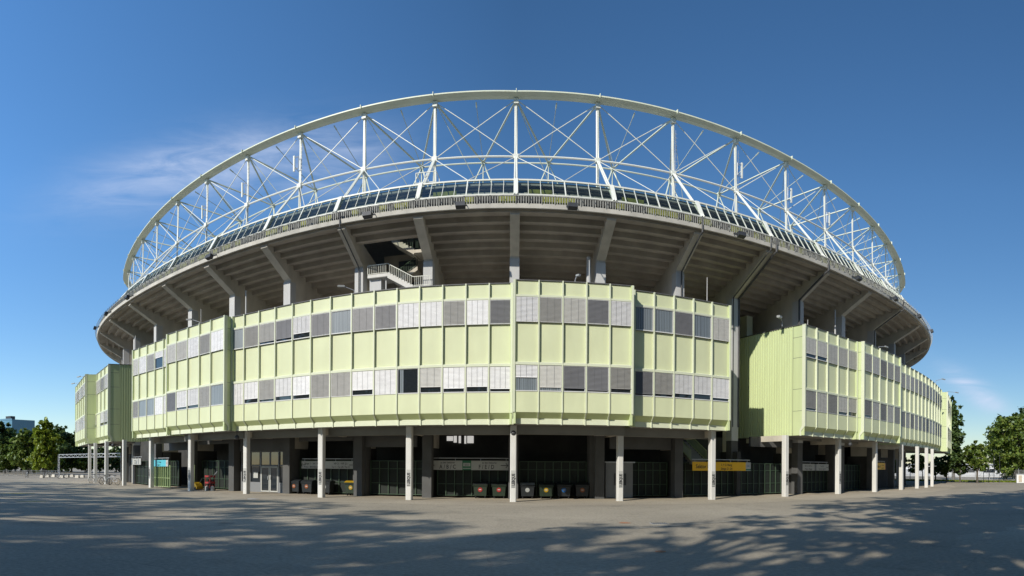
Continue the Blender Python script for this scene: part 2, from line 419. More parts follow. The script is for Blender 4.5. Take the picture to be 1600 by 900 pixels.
# ribs: radial concrete walls with a slanted haunch, painted pillar below
for i, a in enumerate(A_RIB):
    R = RL(a); wd = 0.29; kd = 4.15 if a == 17.3 else 2.95; kz = 14.45 if a == 17.3 else 15.15
    o = TAN(a) * (2 * wd)
    out = [(R - 0.35, 16.74), (R - kd, kz), (R - kd, 3.2), (R - 5.2, 3.2), (R - 5.2, 7.5), (R - 7.6, 8.2), (R - 9.6, 13.5), (R - 9.6, 14.6), (R - 1.6, 17.0), (R - 0.35, 17.0)]
    mb = MB(); mb.prism([P(r, a, z) - TAN(a) * wd for r, z in out], o)
    rib = obj('rib', mb, M['conc'], stand)
    mb = MB(); mb.prism([P(r, a, z) - TAN(a) * (wd + .012) for r, z in [(R - kd + .05, kz - .13), (R - kd + .05, 4.0), (R - kd - .6, 4.0), (R - kd - .6, kz - .13)]], TAN(a) * (2 * wd + .024))
    obj('pillar', mb, M['pillar'], rib)
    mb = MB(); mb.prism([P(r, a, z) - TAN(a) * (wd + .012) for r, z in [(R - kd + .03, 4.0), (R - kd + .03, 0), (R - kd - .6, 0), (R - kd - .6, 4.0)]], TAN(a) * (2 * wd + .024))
    obj('shaded_pillar_foot', mb, M['wallc'], rib)  # shade under the block put into a darker colour for the foot
    if abs(a) < 40:
        mb = MB(); mb.prism([P(r, a, z) - TAN(a) * wd * .6 for r, z in [(R - 3.6, 3.2), (R - 3.6, 0), (R - 5.6, 0), (R - 5.6, 3.2)]], TAN(a) * wd * 1.2)
        obj('partition', mb, M['gloom'], rib)
# drain pipes down the right-hand ribs
for a, s, r in ((11.6, 0.05, .05), (17.3, -0.20, .04), (17.3, 0.31, .075), (23.4, -0.34, .08), (-10.8, 0.05, .04), (36.2, -0.3, .06), (5.8, -0.75, .14)):
    R = RL(a); t = TAN(a) * s; mb = MB(); kd = 4.1 if a == 17.3 else 2.80; kz = 14.4 if a == 17.3 else 15.05
    if s == -0.75: mb.path([P(R - 3.2, a, 15.4) + t, P(R - 3.2, a, 9) + t], r, 8)
    else: mb.path([P(R + 0.05, a, 17.7) + t, P(R + 0.02, a, 16.75) + t, P(R - 0.3, a, 16.62) + t, P(R - kd, a, kz) + t, P(R - kd, a, 5) + t], r, 8)
    obj('drain_pipe', mb, M['pillar'] if s == -0.75 else M['pipe'], stand)
# rim: railing, backing panels, sloped glazing with beams behind
A_BAY = [-63.6, -58, -52, -46, -40.3, -34.6, -29, -23.2, -17.4, -11.6, -6.0, 0.05, 6.15, 12.2, 18.0, 23.7, 29.4, 34.9, 40.5, 46, 51.7, 57.4, 63.2, 69]
A_BAY = [-69.3] + A_BAY
for b in range(len(A_BAY) - 1):
    a0, a1 = A_BAY[b], A_BAY[b + 1]
    sub = list(np.linspace(a0, a1, 9))
    # railing of one bay
    mb = MB()
    for t in np.linspace(a0, a1, 41)[:-1]:
        p = P(RL(t) - 0.25, t, 17.27); mb.box((p.x, p.y, 17.53), (0.045, 0.03, 0.52), rad(t))
    sweep(mb, [(-0.22, 17.77), (-0.22, 17.83), (-0.29, 17.83), (-0.29, 17.77)], arc=sub)
    for t in np.linspace(a0, a1, 9)[:-1]:
        mb.path([P(RL(t) - .22, t, 17.8), P(RL(t) + .20, t, 17.62), P(RL(t) + .0, t, 17.22)], .022, 4)
    obj('railing', mb, M['rail'], stand)
    # backing panels: olive and grey in turn
    mb = MB(); seg = list(np.linspace(a0, a1, 13))
    seed = random.Random(b)
    for i in range(12):
        mi = 1 if seed.random() < 0.42 else 0
        s0, s1 = seg[i], seg[i + 1]
        mb.hexa([P(RL(s0) - .55, s0, 17.29), P(RL(s1) - .55, s1, 17.29), P(RL(s1) - .62, s1, 17.29), P(RL(s0) - .62, s0, 17.29),
                 P(RL(s0) - .55, s0, 17.9), P(RL(s1) - .55, s1, 17.9), P(RL(s1) - .62, s1, 17.9), P(RL(s0) - .62, s0, 17.9)], mi)
    obj('backing_panel', mb, [M['greypan'], M['olive']], stand)
    # glazing
    mb = MB(); sweep(mb, [(-1.0, 18.18), (-1.78, 19.40)], arc=sub, closed=False)
    gz = obj('glazing', mb, M['glz'], stand)
    mb = MB()
    sweep(mb, [(-0.95, 18.14), (-0.95, 18.22), (-1.03, 18.22), (-1.03, 18.14)], arc=sub)
    sweep(mb, [(-1.70, 19.36), (-1.70, 19.45), (-1.82, 19.45), (-1.82, 19.36)], arc=sub)
    for j, t in enumerate(sub[1:-1], 1):
        wdt = 0.034 if j == 4 else 0.014
        T = TAN(t) * wdt
        mb.prism([P(RL(t) - .96, t, 18.20) - T, P(RL(t) - 1.74, t, 19.42) - T, P(RL(t) - 1.80, t, 19.38) - T, P(RL(t) - 1.02, t, 18.16) - T], T * 2)
    obj('mullion_frame', mb, M['white'], gz)
    mb = MB()
    sweep(mb, [(-1.75, 18.05), (-1.75, 18.32), (-2.1, 18.32), (-2.1, 18.05)], arc=sub)
    sweep(mb, [(-1.95, 18.60), (-1.95, 18.74), (-2.3, 18.74), (-2.3, 18.60)], arc=sub)
    sweep(mb, [(-2.1, 19.02), (-2.1, 19.10), (-2.4, 19.10), (-2.4, 19.02)], arc=sub)
    sweep(mb, [(-2.35, 17.9), (-2.35, 19.12)], arc=sub, closed=False, mis=[1])
    if b in (11, 12, 13):
        q = sub[1:4]
        sweep(mb, [(-1.93, 18.66), (-1.93, 18.92)], arc=q, closed=False, mis=[2, 2])
    obj('inner_beam', mb, [M['slat'], M['backing'], M['olive']], gz)

# ------------------------------------------------------------------ stair in the bay left of the middle
stair = thing('zigzag_staircase', (0, D - 54, 9), 'white concrete zigzag staircase with green railings between two ribs of the stand', 'staircase')
def flight(a0, z0, a1, z1, R, wdt, n):
    mb = MB()
    for i in range(n):
        t0, t1 = i / n, (i + 1) / n
        s0, s1 = a0 + (a1 - a0) * t0, a0 + (a1 - a0) * t1
        zt = z0 + (z1 - z0) * (t0 if z1 < z0 else t1); zb = z0 + (z1 - z0) * (t1 if z1 < z0 else t0) - 0.13
        zb0 = z0 + (z1 - z0) * t0 - 0.30; zb1 = z0 + (z1 - z0) * t1 - 0.30
        mb.hexa([P(R, s0, zb0), P(R, s1, zb1), P(R - wdt, s1, zb1), P(R - wdt, s0, zb0), P(R, s0, zt), P(R, s1, zt), P(R - wdt, s1, zt), P(R - wdt, s0, zt)])
    return mb
def rails(pts, R, hgt, n):
    mb = MB(); r = 0.018
    top = [P(R, a, z + hgt) for a, z in pts]; bot = [P(R, a, z + 0.06) for a, z in pts]
    mb.path(top, r * 1.5, 5); mb.path(bot, r, 4)
    for (a0, z0), (a1, z1) in zip(pts[:-1], pts[1:]):
        m_ = max(2, int(n * abs(a1 - a0)))
        for i in range(m_ + 1):
            t = i / m_; a, z = a0 + (a1 - a0) * t, z0 + (z1 - z0) * t
            mb.tube(P(R, a, z + .04), P(R, a, z + hgt), r * 0.8 if i % m_ else r * 1.4, 4, caps=False)
    return mb
def landing(a0, a1, z, R, wdt, th=.2):
    mb = MB(); q = [(R, a0), (R, a1), (R - wdt, a1), (R - wdt, a0)]
    mb.hexa([P(r, a, z - th) for r, a in q] + [P(r, a, z) for r, a in q]); return mb
RS = 54.6
obj('landing', landing(-10.0, -8.55, 14.42, RS, 1.6), M['column'], stair)
obj('flight', flight(-8.55, 14.42, -6.75, 13.42, RS, 1.5, 9), M['column'], stair)
obj('landing', landing(-6.75, -5.55, 13.42, RS, 1.8), M['column'], stair)
obj('railing', rails([(-10.0, 14.42), (-8.55, 14.42), (-6.75, 13.42), (-5.6, 13.42)], RS - .05, 0.62, 8), M['white'], stair)
obj('flight', flight(-7.0, 15.35, -8.6, 14.45, RS - 1.9, 1.2, 8), M['conc'], stair)
obj('railing', rails([(-7.0, 15.35), (-8.6, 14.45)], RS - 1.85, 0.62, 8), M['gate'], stair)
obj('flight', flight(-8.6, 17.0, -6.95, 16.05, RS - 0.9, 1.5, 8), M['conc'], stair)
obj('landing', landing(-6.95, -6.05, 16.05, RS - 0.9, 1.6), M['conc'], stair)
obj('railing', rails([(-8.6, 17.0), (-6.95, 16.05), (-6.05, 16.05)], RS - 0.95, 0.62, 8), M['gate'], stair)
mb = MB(); mb.hexa([P(RS - 4.2, a, z) for a, z in ()] or [P(RS - 4.2, -10.6, 8), P(RS - 4.2, -5.9, 8), P(RS - 4.5, -5.9, 8), P(RS - 4.5, -10.6, 8), P(RS - 4.2, -10.6, 17), P(RS - 4.2, -5.9, 17), P(RS - 4.5, -5.9, 17), P(RS - 4.5, -10.6, 17)])
bw = obj('back_wall', mb, M['soffit'], stair)
mb = MB(); mb.hexa([P(RS - 4.1, -9.3, 15.1), P(RS - 4.1, -7.9, 14.6), P(RS - 4.19, -7.9, 14.6), P(RS - 4.19, -9.3, 15.1), P(RS - 4.1, -9.3, 16.5), P(RS - 4.1, -7.9, 16.5), P(RS - 4.19, -7.9, 16.5), P(RS - 4.19, -9.3, 16.5)])
obj('doorway', mb, M['dark'], bw)
mb = MB(); mb.hexa([P(RS - .25, -9.95, 10), P(RS - .25, -9.1, 10), P(RS - 1.3, -9.1, 10), P(RS - 1.3, -9.95, 10), P(RS - .25, -9.95, 14.2), P(RS - .25, -9.1, 14.2), P(RS - 1.3, -9.1, 14.2), P(RS - 1.3, -9.95, 14.2)])
obj('support_pier', mb, M['pillar'], stair)
mb = MB(); mb.path([P(RS - .3, -8.75, 14.2), P(RS - .3, -8.75, 10)], .05, 6)
obj('drain_pipe', mb, M['pillar'], stair)

# ------------------------------------------------------------------ white roof ring truss
truss = thing('roof_ring_truss', (0, D, 19), 'white steel ring truss with posts, pipes and cross cables standing on the stadium roof', 'truss')
ZT, ZM, ZB = 26.75, 22.7, 19.3
mb = MB()
sweep(mb, [(0.0, ZT - 0.03), (0.0, ZT + 0.05), (-0.15, ZT + 0.08), (-0.85, ZT + 0.03), (-0.85, ZT - 0.06), (-0.42, ZT - 0.12)], rf=RT)
obj('top_chord', mb, M['chord'], truss)
TOP = [(a, P(RT(a) - 0.7, a, ZT - 0.15)) for a in A_BAY]
MID = [(a, P(RT(a) - 0.55, a, ZM)) for a in A_BAY]
for c, (nm, r) in ((0, ('mid_chord', 0.068)),):
    mb = MB(); sweep(mb, [(-0.55 + r * math.cos(t), ZM + r * math.sin(t)) for t in np.linspace(0, 2 * math.pi, 7)[:-1]], arc=[a for a in ARC if -70 <= a <= 70], rf=RT)
    obj(nm, mb, M['white'], truss)
RI = lambda a: RT(a) - 5.9
mb = MB(); sweep(mb, [(0.06 * math.cos(t), 24.9 + 0.06 * math.sin(t)) for t in np.linspace(0, 2 * math.pi, 7)[:-1]], arc=[a for a in ARC if -70 <= a <= 70], rf=RI)
obj('inner_chord', mb, M['paleg'], truss)
for i, a in enumerate(A_BAY):
    t, o = TAN(a), OUT(a)
    # post: two flats joined by lacing so that it reads as a latticed column
    mb = MB()
    for s in (-0.065, 0.065): mb.tube(TOP[i][1] + t * s, P(RT(a) - 0.5, a, ZB) + t * s, 0.048, 6)
    mb.box(tuple(P(RT(a) - 0.6, a, (ZT + ZB) / 2)), (0.10, 0.05, ZT - ZB - .3), rad(a))
    mb.box(tuple(P(RT(a) - 0.62, a, ZT - 0.34)), (0.30, 0.34, 0.34), rad(a))
    mb.box(tuple(P(RT(a) - 0.55, a, ZM)), (0.34, 0.26, 0.30), rad(a))
    ps = obj('post', mb, M['white'], truss)
    mb = MB(); mb.box(tuple(P(RT(a) - 0.02, a, ZT + 0.02)), (0.04, 0.20, 0.26), rad(a))
    obj('joint_plate', mb, M['chord'], ps)
    if i in (5, 7, 8, 9, 14, 15, 16, 17):
        mb = MB()
        for z in np.arange(ZB + .6, ZT - 1.2, 0.28): mb.tube(P(RT(a) - .5, a, z) + t * .10, P(RT(a) - .5, a, z) + t * .26, 0.016, 4)
        mb.tube(P(RT(a) - .5, a, ZB + .3) + t * .14, P(RT(a) - .5, a, ZT - 1) + t * .14, 0.014, 4)
        obj('step_iron', mb, M['galv'], ps)
    mb = MB()
    for s in (-0.08, 0.08):
        mb.tube(MID[i][1] + t * s * .6, P(RL(a) - 0.82, a, 18.12) + t * s, 0.06, 6)
    mb.prism([P(RL(a) - .84, a, 18.12) - t * .13, P(RL(a) - 1.66, a, 19.46) - t * .13, P(RL(a) - 1.75, a, 19.42) - t * .13, P(RL(a) - .92, a, 18.08) - t * .13], t * .26)
    obj('strut', mb, M['white'], truss)
INN = []
for i in range(len(A_BAY) - 1):
    a0, a1 = A_BAY[i], A_BAY[i + 1]; am = (a0 + a1) / 2
    I = P(RI(am), am, 24.9); INN.append(I)
    for k in (i, i + 1):
        mb = MB(); mb.tube(TOP[k][1], I, 0.066, 6); obj('diagonal', mb, M['paleg'], truss)
    mb = MB(); mb.tube(I, P(RI(am), am, 18.6), 0.045, 6)
    mb.box(tuple(I), (0.22, 0.22, 0.30), rad(am)); obj('inner_post', mb, M['paleg'], truss)
    for s in (-0.45, 0.45):
        mb = MB(); aa = am + s * (a1 - a0); mb.tube(I, P(RI(aa) + 1.5, aa, 19.1), 0.05, 5); obj('leg', mb, M['paleg'], truss)
    mb = MB()
    for p, q in ((TOP[i][1], MID[i + 1][1]), (MID[i][1], TOP[i + 1][1])): mb.tube(p, q, 0.031, 5, caps=False)
    bm_ = P(RL(am) - 1.76, am, 19.44)
    for k in (i, i + 1): mb.tube(MID[k][1], bm_, 0.025, 5, caps=False)
    obj('cross_rods', mb, M['white'], truss)
    mb = MB(); T2 = P(RT(am) - 1.0, am, ZT - .15)
    mb.tube(T2, I, 0.026, 4, caps=False); mb.tube(TOP[i][1], P(RI(am) + .6, a0 + .82 * (a1 - a0), 19.2), 0.024, 4, caps=False)
    mb.tube(T2, T2 + (I - T2).normalized() * .4, 0.05, 5)
    obj('stay_cable', mb, M['paleg'], truss)
# service platform with a rail on the roof beside the post left of the middle
mb = MB()
for a in (-6.7, -6.1, -5.3):
    mb.tube(P(54.2, a, 19.4), P(54.2, a, 20.75), .03, 5); mb.tube(P(53.2, a, 19.4), P(53.2, a, 20.75), .03, 5)
for z in (20.1, 20.75):
    mb.path([P(53.2, -6.7, z), P(54.2, -6.7, z), P(54.2, -6.1, z), P(54.2, -5.3, z), P(53.2, -5.3, z)], .028, 5)
tag(obj('roof_platform_rail', mb, M['white']), 'small white guard rail on the roof beside the post left of the middle', 'guard rail')
# antennas bolted to the posts
def antenna(a, z, side, label):
    r = thing('panel_antenna', P(RT(a) - .5, a, z), label, 'antenna', 'white panel antennas on the ring truss posts')
    t = TAN(a) * side; b = P(RT(a) - .4, a, z)
    mb = MB(); c = b + t * .42; mb.box(tuple(c), (.13, .10, 1.15), rad(a)); obj('panel', mb, M['white'], r)
    mb = MB(); mb.tube(b + Vector((0, 0, .42)), c + Vector((0, 0, .42)), .03, 5); mb.tube(b - Vector((0, 0, .42)), c - Vector((0, 0, .42)), .03, 5); mb.tube(b - Vector((0, 0, .45)), b + Vector((0, 0, .45)), .03, 5)
    obj('bracket', mb, M['galv'], r)
antenna(-17.4, 24.4, -1, 'white panel antenna on the left part of the ring truss, the one nearest its middle')
antenna(-23.2, 24.0, -1, 'white panel antenna on the left part of the ring truss, between two other antennas')
antenna(-29.0, 23.9, -1, 'white panel antenna on the left part of the ring truss, farthest left of all')
antenna(18.0, 24.3, 1, 'white panel antenna on the right part of the ring truss, the one nearest its middle')
antenna(23.7, 24.0, 1, 'white panel antenna on the right part of the ring truss, between two other antennas')
antenna(29.4, 23.8, 1, 'white panel antenna on the right part of the ring truss, farthest right of all')
# floodlights under the rim
fl = [(-47, 'farthest left of all'), (-40.5, 'second from the left end'), (-34.2, 'third from the left end'), (-21.5, 'fourth from the left, left of the staircase bay'), (-8.7, 'directly above the zigzag staircase'),
      (-3.1, 'just left of the middle rib'), (3.3, 'just right of the middle rib'), (14.3, 'third from the middle towards the right'), (26.5, 'fourth from the middle towards the right'), (33, 'fifth from the middle towards the right'), (39.5, 'second from the right end'), (46, 'farthest right of all')]
for a, s in fl:
    r = thing('floodlight', P(RL(a), a, 17.3), 'black floodlight under the rim, ' + s, 'floodlight', 'black floodlights along the rim')
    mb = MB(); c = P(RL(a) + .40, a, 16.98); o, t = OUT(a), TAN(a)
    mb.prism([c - t * .28 + Vector((0, 0, .14)) - o * .12, c - t * .28 + Vector((0, 0, .2)) + o * .16, c - t * .28 + Vector((0, 0, -.06)) + o * .24, c - t * .28 + Vector((0, 0, -.16)) - o * .06], t * .56)
    obj('lamp_body', mb, M['dark'], r)
    mb = MB()
    for s_ in (-.3, .3): mb.tube(P(RL(a) - .05, a, 17.2) + t * s_, c + t * s_, .025, 4)
    mb.tube(P(RL(a) + .02, a, 17.2) - t * .3, P(RL(a) + .02, a, 17.2) + t * .3, .025, 4)
    obj('bracket', mb, M['dark'], r)

# ------------------------------------------------------------------ the green office blocks
BLK = {
'W1': [(-53.02, 61.98), (-51.29, 60.31), (-49.59, 58.67), (-48.00, 57.12), (-46.39, 55.57), (-44.83, 54.06)],
'W2': [(-47.07, 57.67), (-45.18, 55.99), (-43.41, 54.42), (-41.69, 52.90), (-40.07, 51.47), (-38.45, 50.04)],
'C': [(-31.97, 45.17), (-30.88, 44.57), (-29.56, 43.85), (-28.28, 43.14), (-26.98, 42.42), (-26.30, 42.05)],
'D': [(-25.82, 41.09), (-24.55, 40.46), (-23.18, 39.78), (-21.80, 39.09), (-20.52, 38.43), (-19.06, 37.68)],
'E': [(-18.76, 38.26), (-17.73, 38.00), (-16.43, 37.54), (-15.08, 37.07), (-13.71, 36.60), (-12.34, 36.16), (-10.95, 35.77), (-9.53, 35.43), (-8.10, 35.15), (-6.70, 34.92), (-5.36, 34.74), (-4.03, 34.62), (-2.71, 34.51), (-1.40, 34.42), (-0.13, 34.34)],
'F': [(0.01, 33.70), (1.35, 33.79), (2.67, 33.85), (3.99, 33.93), (5.31, 34.01), (6.62, 34.10)],
'G': [(6.86, 34.88), (8.10, 35.13), (9.38, 35.42), (10.68, 35.75), (11.98, 36.11), (13.30, 36.49)],
'H': [(19.84, 38.95), (21.13, 39.63), (22.39, 40.28), (23.68, 40.95), (24.96, 41.60), (26.18, 42.20)],
'I': [(26.57, 41.79), (27.93, 42.66), (29.24, 43.48), (30.56, 44.32), (31.85, 45.12), (33.14, 45.92)],
'K': [(34.87, 48.26), (36.00, 49.02), (37.15, 49.82), (38.33, 50.66), (39.50, 51.52), (40.70, 52.43), (42.00, 53.45), (43.35, 54.55), (44.75, 55.75), (46.20, 57.03), (47.67, 58.38), (49.22, 59.85), (50.82, 61.38)],
'L': [(52.90, 62.63), (55.54, 65.48), (58.00, 68.12), (60.83, 71.18)],
}
ZR, ZS = 12.2, 4.37
COLS = {'W1': [(-45.3, 54.8), (-42.7, 52.6)], 'W2': [(-39.0, 49.8), (-35.0, 47.4)], 'C': [(-30.1, 44.7)], 'D': [(-23.9, 40.9)],
        'E': [(-18.3, 39.0), (-12.0, 36.7), (-6.2, 35.8)], 'F': [(0.0, 34.95), (6.4, 36.0)], 'G': [(12.5, 36.8)],
        'H': [(18.9, 39.4), (24.9, 42.2)], 'I': [(30.0, 44.6), (35.4, 48.1)], 'K': [(39.4, 50.8), (42.2, 52.8), (45.4, 55.8)], 'L': []}
INNERC = {'W1': [-57.5], 'W2': [-51.5, -45.5], 'K': [45.0, 50.5], 'L': [56]}
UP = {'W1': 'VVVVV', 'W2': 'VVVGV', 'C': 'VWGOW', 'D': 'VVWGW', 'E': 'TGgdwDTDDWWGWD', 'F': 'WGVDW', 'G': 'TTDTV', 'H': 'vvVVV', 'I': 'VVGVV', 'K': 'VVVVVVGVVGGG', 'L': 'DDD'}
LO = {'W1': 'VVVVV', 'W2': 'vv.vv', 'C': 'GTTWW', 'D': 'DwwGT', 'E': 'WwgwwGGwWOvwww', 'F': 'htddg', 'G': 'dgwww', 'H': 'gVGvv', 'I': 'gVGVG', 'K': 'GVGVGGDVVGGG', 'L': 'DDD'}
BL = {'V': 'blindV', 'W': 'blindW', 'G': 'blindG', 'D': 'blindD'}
LAB = {
'W1': 'farthest left pale green office block, seen almost edge-on above slender columns',
'W2': 'left pale green block whose shaded corrugated side wall faces right',
'C': 'pale green office block just right of the wide gap with the shaded corrugated wall',
'D': 'pale green block jutting out at left with a shaded right edge',
'E': 'long curved pale green block with fourteen bays of windows, left of the middle',
'F': 'middle pale green block standing forward of its neighbours, tallest in the picture',
'G': 'pale green block with a shaded first bay, left of the dark gap',
'H': 'right pale green block with a large sunlit corrugated side wall',
'I': 'pale green five-bay block jutting out right of the corrugated wall block',
'K': 'long pale green block at right whose many narrow bays curve away',
'L': 'farthest right pale green end block with a plain sunlit face'}
rnd = random.Random(3)
for key, pts in BLK.items():
    n = len(pts) - 1
    mid = pts[len(pts) // 2]
    root = thing('office_block', (mid[0], mid[1], 0), LAB[key], 'building', 'pale green office blocks round the stadium')
    V = [Vector((x, y, 0)) for x, y in pts]
    nrm = []
    for i in range(n + 1):
        a, b = V[max(i - 1, 0)], V[min(i + 1, n)]
        t = (b - a).normalized(); nrm.append(Vector((t.y, -t.x, 0)))
    def Q(i, d, z): return V[i] - nrm[i] * d + Vector((0, 0, z))
    wall = MB(); sill = MB(); led = [MB(), MB(), MB()]
    for i in range(n):
        t = (V[i + 1] - V[i]).normalized(); nn = Vector((t.y, -t.x, 0)); L = (V[i + 1] - V[i]).length
        def q(u, d, z): return V[i] + t * u - nn * d + Vector((0, 0, z))
        def face(m_, d0, z0, d1, z1): m_.poly([q(0, d0, z0), q(L, d0, z0), q(L, d1, z1), q(0, d1, z1)])
        def ledge(d0, d1, z0, z1, m_): m_.hexa([q(.0, d0, z0), q(L, d0, z0), q(L, d1, z0), q(.0, d1, z0), q(.0, d0, z1), q(L, d0, z1), q(L, d1, z1), q(.0, d1, z1)])
        face(wall, .16, 11.40, .16, ZR)
        ledge(.03, .25, 11.30, 11.41, led[0])
        face(wall, .16, 7.76, .16, 9.92)
        led[1].prism([q(0, .015, 7.58), q(0, .015, 7.72), q(0, .25, 7.80), q(0, .25, 7.58)], t * L)
        face(wall, .07, 5.0, .07, 6.13)
        face(sill, .40, 4.68, .07, 5.0)
        face(led[2], .40, ZS, .40, 4.68)
        face(wall, .26, 9.9, .26, 11.42); face(wall, .26, 6.1, .26, 7.6)
        for row, (z0, z1) in ((UP, (9.93, 11.30)), (LO, (6.14, 7.58))):
            code = row[key][i] if i < len(row[key]) else 'V'
            u0, u1 = .05, L - .05
            if code == '.':
                face(wall, .07, z0, .07, z1); continue
            fr = MB()
            for (a0, a1, b0, b1) in ((u0, u1, z0, z0 + .05), (u0, u1, z1 - .035, z1), (u0, u0 + .035, z0 + .05, z1 - .035), (u1 - .035, u1, z0 + .05, z1 - .035)):
                fr.hexa([q(a0, .045, b0), q(a1, .045, b0), q(a1, .10, b0), q(a0, .10, b0), q(a0, .045, b1), q(a1, .045, b1), q(a1, .10, b1), q(a0, .10, b1)])
            win = MB(); win.poly([q(u0 + .02, .09, z0 + .02), q(u1 - .02, .09, z0 + .02), q(u1 - .02, .09, z1 - .02), q(u0 + .02, .09, z1 - .02)])
            wo = obj('window', win, M['pane'], root)
            obj('frame', fr, M['frame'], wo)
            fracs = {'w': .74 + .12 * rnd.random(), 'v': .74 + .1 * rnd.random(), 'g': .80 + .08 * rnd.random(), 'd': .84 + .08 * rnd.random(), 'h': .46, 't': .84, 'O': 0}
            fr_ = fracs.get(code, 1.0)
            if key == 'C' and row is UP and i == 3: fr_ = .33; code = 'w'
            if code == 'T' or code in 'ht' or code == 'O':
                cu = MB(); m_ = max(6, int((u1 - u0) / .11))
                zt_ = z1 - .04 if code in 'TO' else z1 - fr_ * (z1 - z0)
                for j in range(m_):
                    if code == 'O' and not (0 < j < 3): continue
                    a0, a1 = u0 + .04 + (u1 - u0 - .08) * j / m_, u0 + .04 + (u1 - u0 - .08) * (j + .86) / m_
                    cu.poly([q(a0, .075, z0 + .06), q(a1, .085, z0 + .06), q(a1, .085, zt_), q(a0, .075, zt_)])
                obj('curtain', cu, M['curtain'], wo)
            if fr_ > 0 and code != 'T':
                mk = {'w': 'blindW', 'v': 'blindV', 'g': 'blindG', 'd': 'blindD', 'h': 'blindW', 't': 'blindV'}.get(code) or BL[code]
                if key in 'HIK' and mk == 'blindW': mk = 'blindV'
                bl = MB(); zt, zb = z1 - .02, z1 - .02 - fr_ * (z1 - z0 - .04)
                ns = max(2, int(round((zt - zb) / .068))); hh = (zt - zb) / ns
                tilt = rnd.choice((.012, .018, .024))
                for j in range(ns):
                    za = zt - j * hh
                    bl.poly([q(u0 + .02, .04, za - hh), q(u1 - .02, .04, za - hh), q(u1 - .02, .04 + tilt, za), q(u0 + .02, .04 + tilt, za)])
                ncd = 3 if mk == 'blindW' else 2
                for j in range(1, ncd + 1):
                    uu = u0 + (u1 - u0) * j / (ncd + 1)
                    bl.poly([q(uu - .006, .036, zb), q(uu + .006, .036, zb), q(uu + .006, .036, zt), q(uu - .006, .036, zt)], 1)
                if fr_ < .99: bl.hexa([q(u0 + .02, .03, zb - .03), q(u1 - .02, .03, zb - .03), q(u1 - .02, .06, zb - .03), q(u0 + .02, .06, zb - .03), q(u0 + .02, .03, zb), q(u1 - .02, .03, zb), q(u1 - .02, .06, zb), q(u0 + .02, .06, zb)])
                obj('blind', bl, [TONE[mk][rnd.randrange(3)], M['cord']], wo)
    obj('wall', wall, M['panel'], root)
    obj('sloped_sill', sill, M['sill'], root)
    obj('window_head', led[0], M['fin'], root); obj('storey_ledge', led[1], M['fin'], root); obj('bottom_fascia', led[2], M['fin'], root)
    for i in range(n + 1):
        t = Vector((-nrm[i].y, nrm[i].x, 0)); h = .034
        prof = [(0, ZR + .02), (0, 5.0), (.335, 4.66), (.335, ZS - .03), (.47, ZS - .03), (.47, 4.75), (.27, 5.05), (.27, ZR + .02)]
        if i in (0, n): h = .055
        f_ = MB(); f_.prism([Q(i, d, z) - t * h for d, z in prof], t * 2 * h)
        obj('fin', f_, M['fin'], root)
    # roof, coping, underside, side walls
    inn = []
    for i in range(n + 1):
        R, a = polar(V[i].x, V[i].y); inn.append(P(min(49.5, R - 7.0) if key not in ('L', 'W1') else R - 9, a, 0))
    rf, cp, sf = MB(), MB(), MB()
    for i in range(n):
        z = Vector((0, 0, 1))
        rf.poly([Q(i, .26, ZR - .25), Q(i + 1, .26, ZR - .25), inn[i + 1] + z * (ZR - .25), inn[i] + z * (ZR - .25)])
        cp.hexa([Q(i, .10, ZR), Q(i + 1, .10, ZR), Q(i + 1, .42, ZR), Q(i, .42, ZR), Q(i, .10, ZR + .05), Q(i + 1, .10, ZR + .05), Q(i + 1, .42, ZR + .05), Q(i, .42, ZR + .05)])
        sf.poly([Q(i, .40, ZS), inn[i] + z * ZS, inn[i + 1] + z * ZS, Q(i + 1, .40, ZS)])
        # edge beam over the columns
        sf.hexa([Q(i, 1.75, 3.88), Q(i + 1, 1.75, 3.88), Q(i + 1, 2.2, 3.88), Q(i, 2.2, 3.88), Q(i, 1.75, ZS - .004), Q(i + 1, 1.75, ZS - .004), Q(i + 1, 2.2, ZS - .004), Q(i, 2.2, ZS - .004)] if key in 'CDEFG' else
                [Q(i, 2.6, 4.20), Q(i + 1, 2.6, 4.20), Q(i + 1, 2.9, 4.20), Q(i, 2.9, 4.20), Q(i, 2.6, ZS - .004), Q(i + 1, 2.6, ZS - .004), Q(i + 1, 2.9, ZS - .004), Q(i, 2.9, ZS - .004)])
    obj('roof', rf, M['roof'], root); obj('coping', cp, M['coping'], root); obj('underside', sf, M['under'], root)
    for e, i in ((0, 0), (1, n)):
        sw = MB(); A = Q(i, .05, 0); B = inn[i]
        dr = (B - A); Ln = dr.length; dr.normalize(); sd = Vector((dr.y, -dr.x, 0)) * (1 if e == 0 else -1)
        # sd points away from the block
        tt = Vector((-nrm[i].y, nrm[i].x, 0)) * (-1 if e == 0 else 1)
        if sd.dot(tt) < 0: sd = -sd
        cor = (key == 'H' and e == 0) or (key == 'W2' and e == 1)
        z0, z1 = ZS, ZR + .01
        if cor:
            plain = 1.15
            sw.poly([A + sd * .03 + Vector((0, 0, z0)), A + dr * plain + sd * .03 + Vector((0, 0, z0)), A + dr * plain + sd * .03 + Vector((0, 0, z1)), A + sd * .03 + Vector((0, 0, z1))])
            u = plain; pitch = .26
            prof = []
            while u < Ln:
                prof += [(u, .06), (u + pitch * .55, .06), (u + pitch * .65, .015), (u + pitch * .9, .015)]; u += pitch
            for (ua, da), (ub, db) in zip(prof[:-1], prof[1:]):
                sw.poly([A + dr * ua + sd * da + Vector((0, 0, z0)), A + dr * ub + sd * db + Vector((0, 0, z0)), A + dr * ub + sd * db + Vector((0, 0, z1)), A + dr * ua + sd * da + Vector((0, 0, z1))], 0)
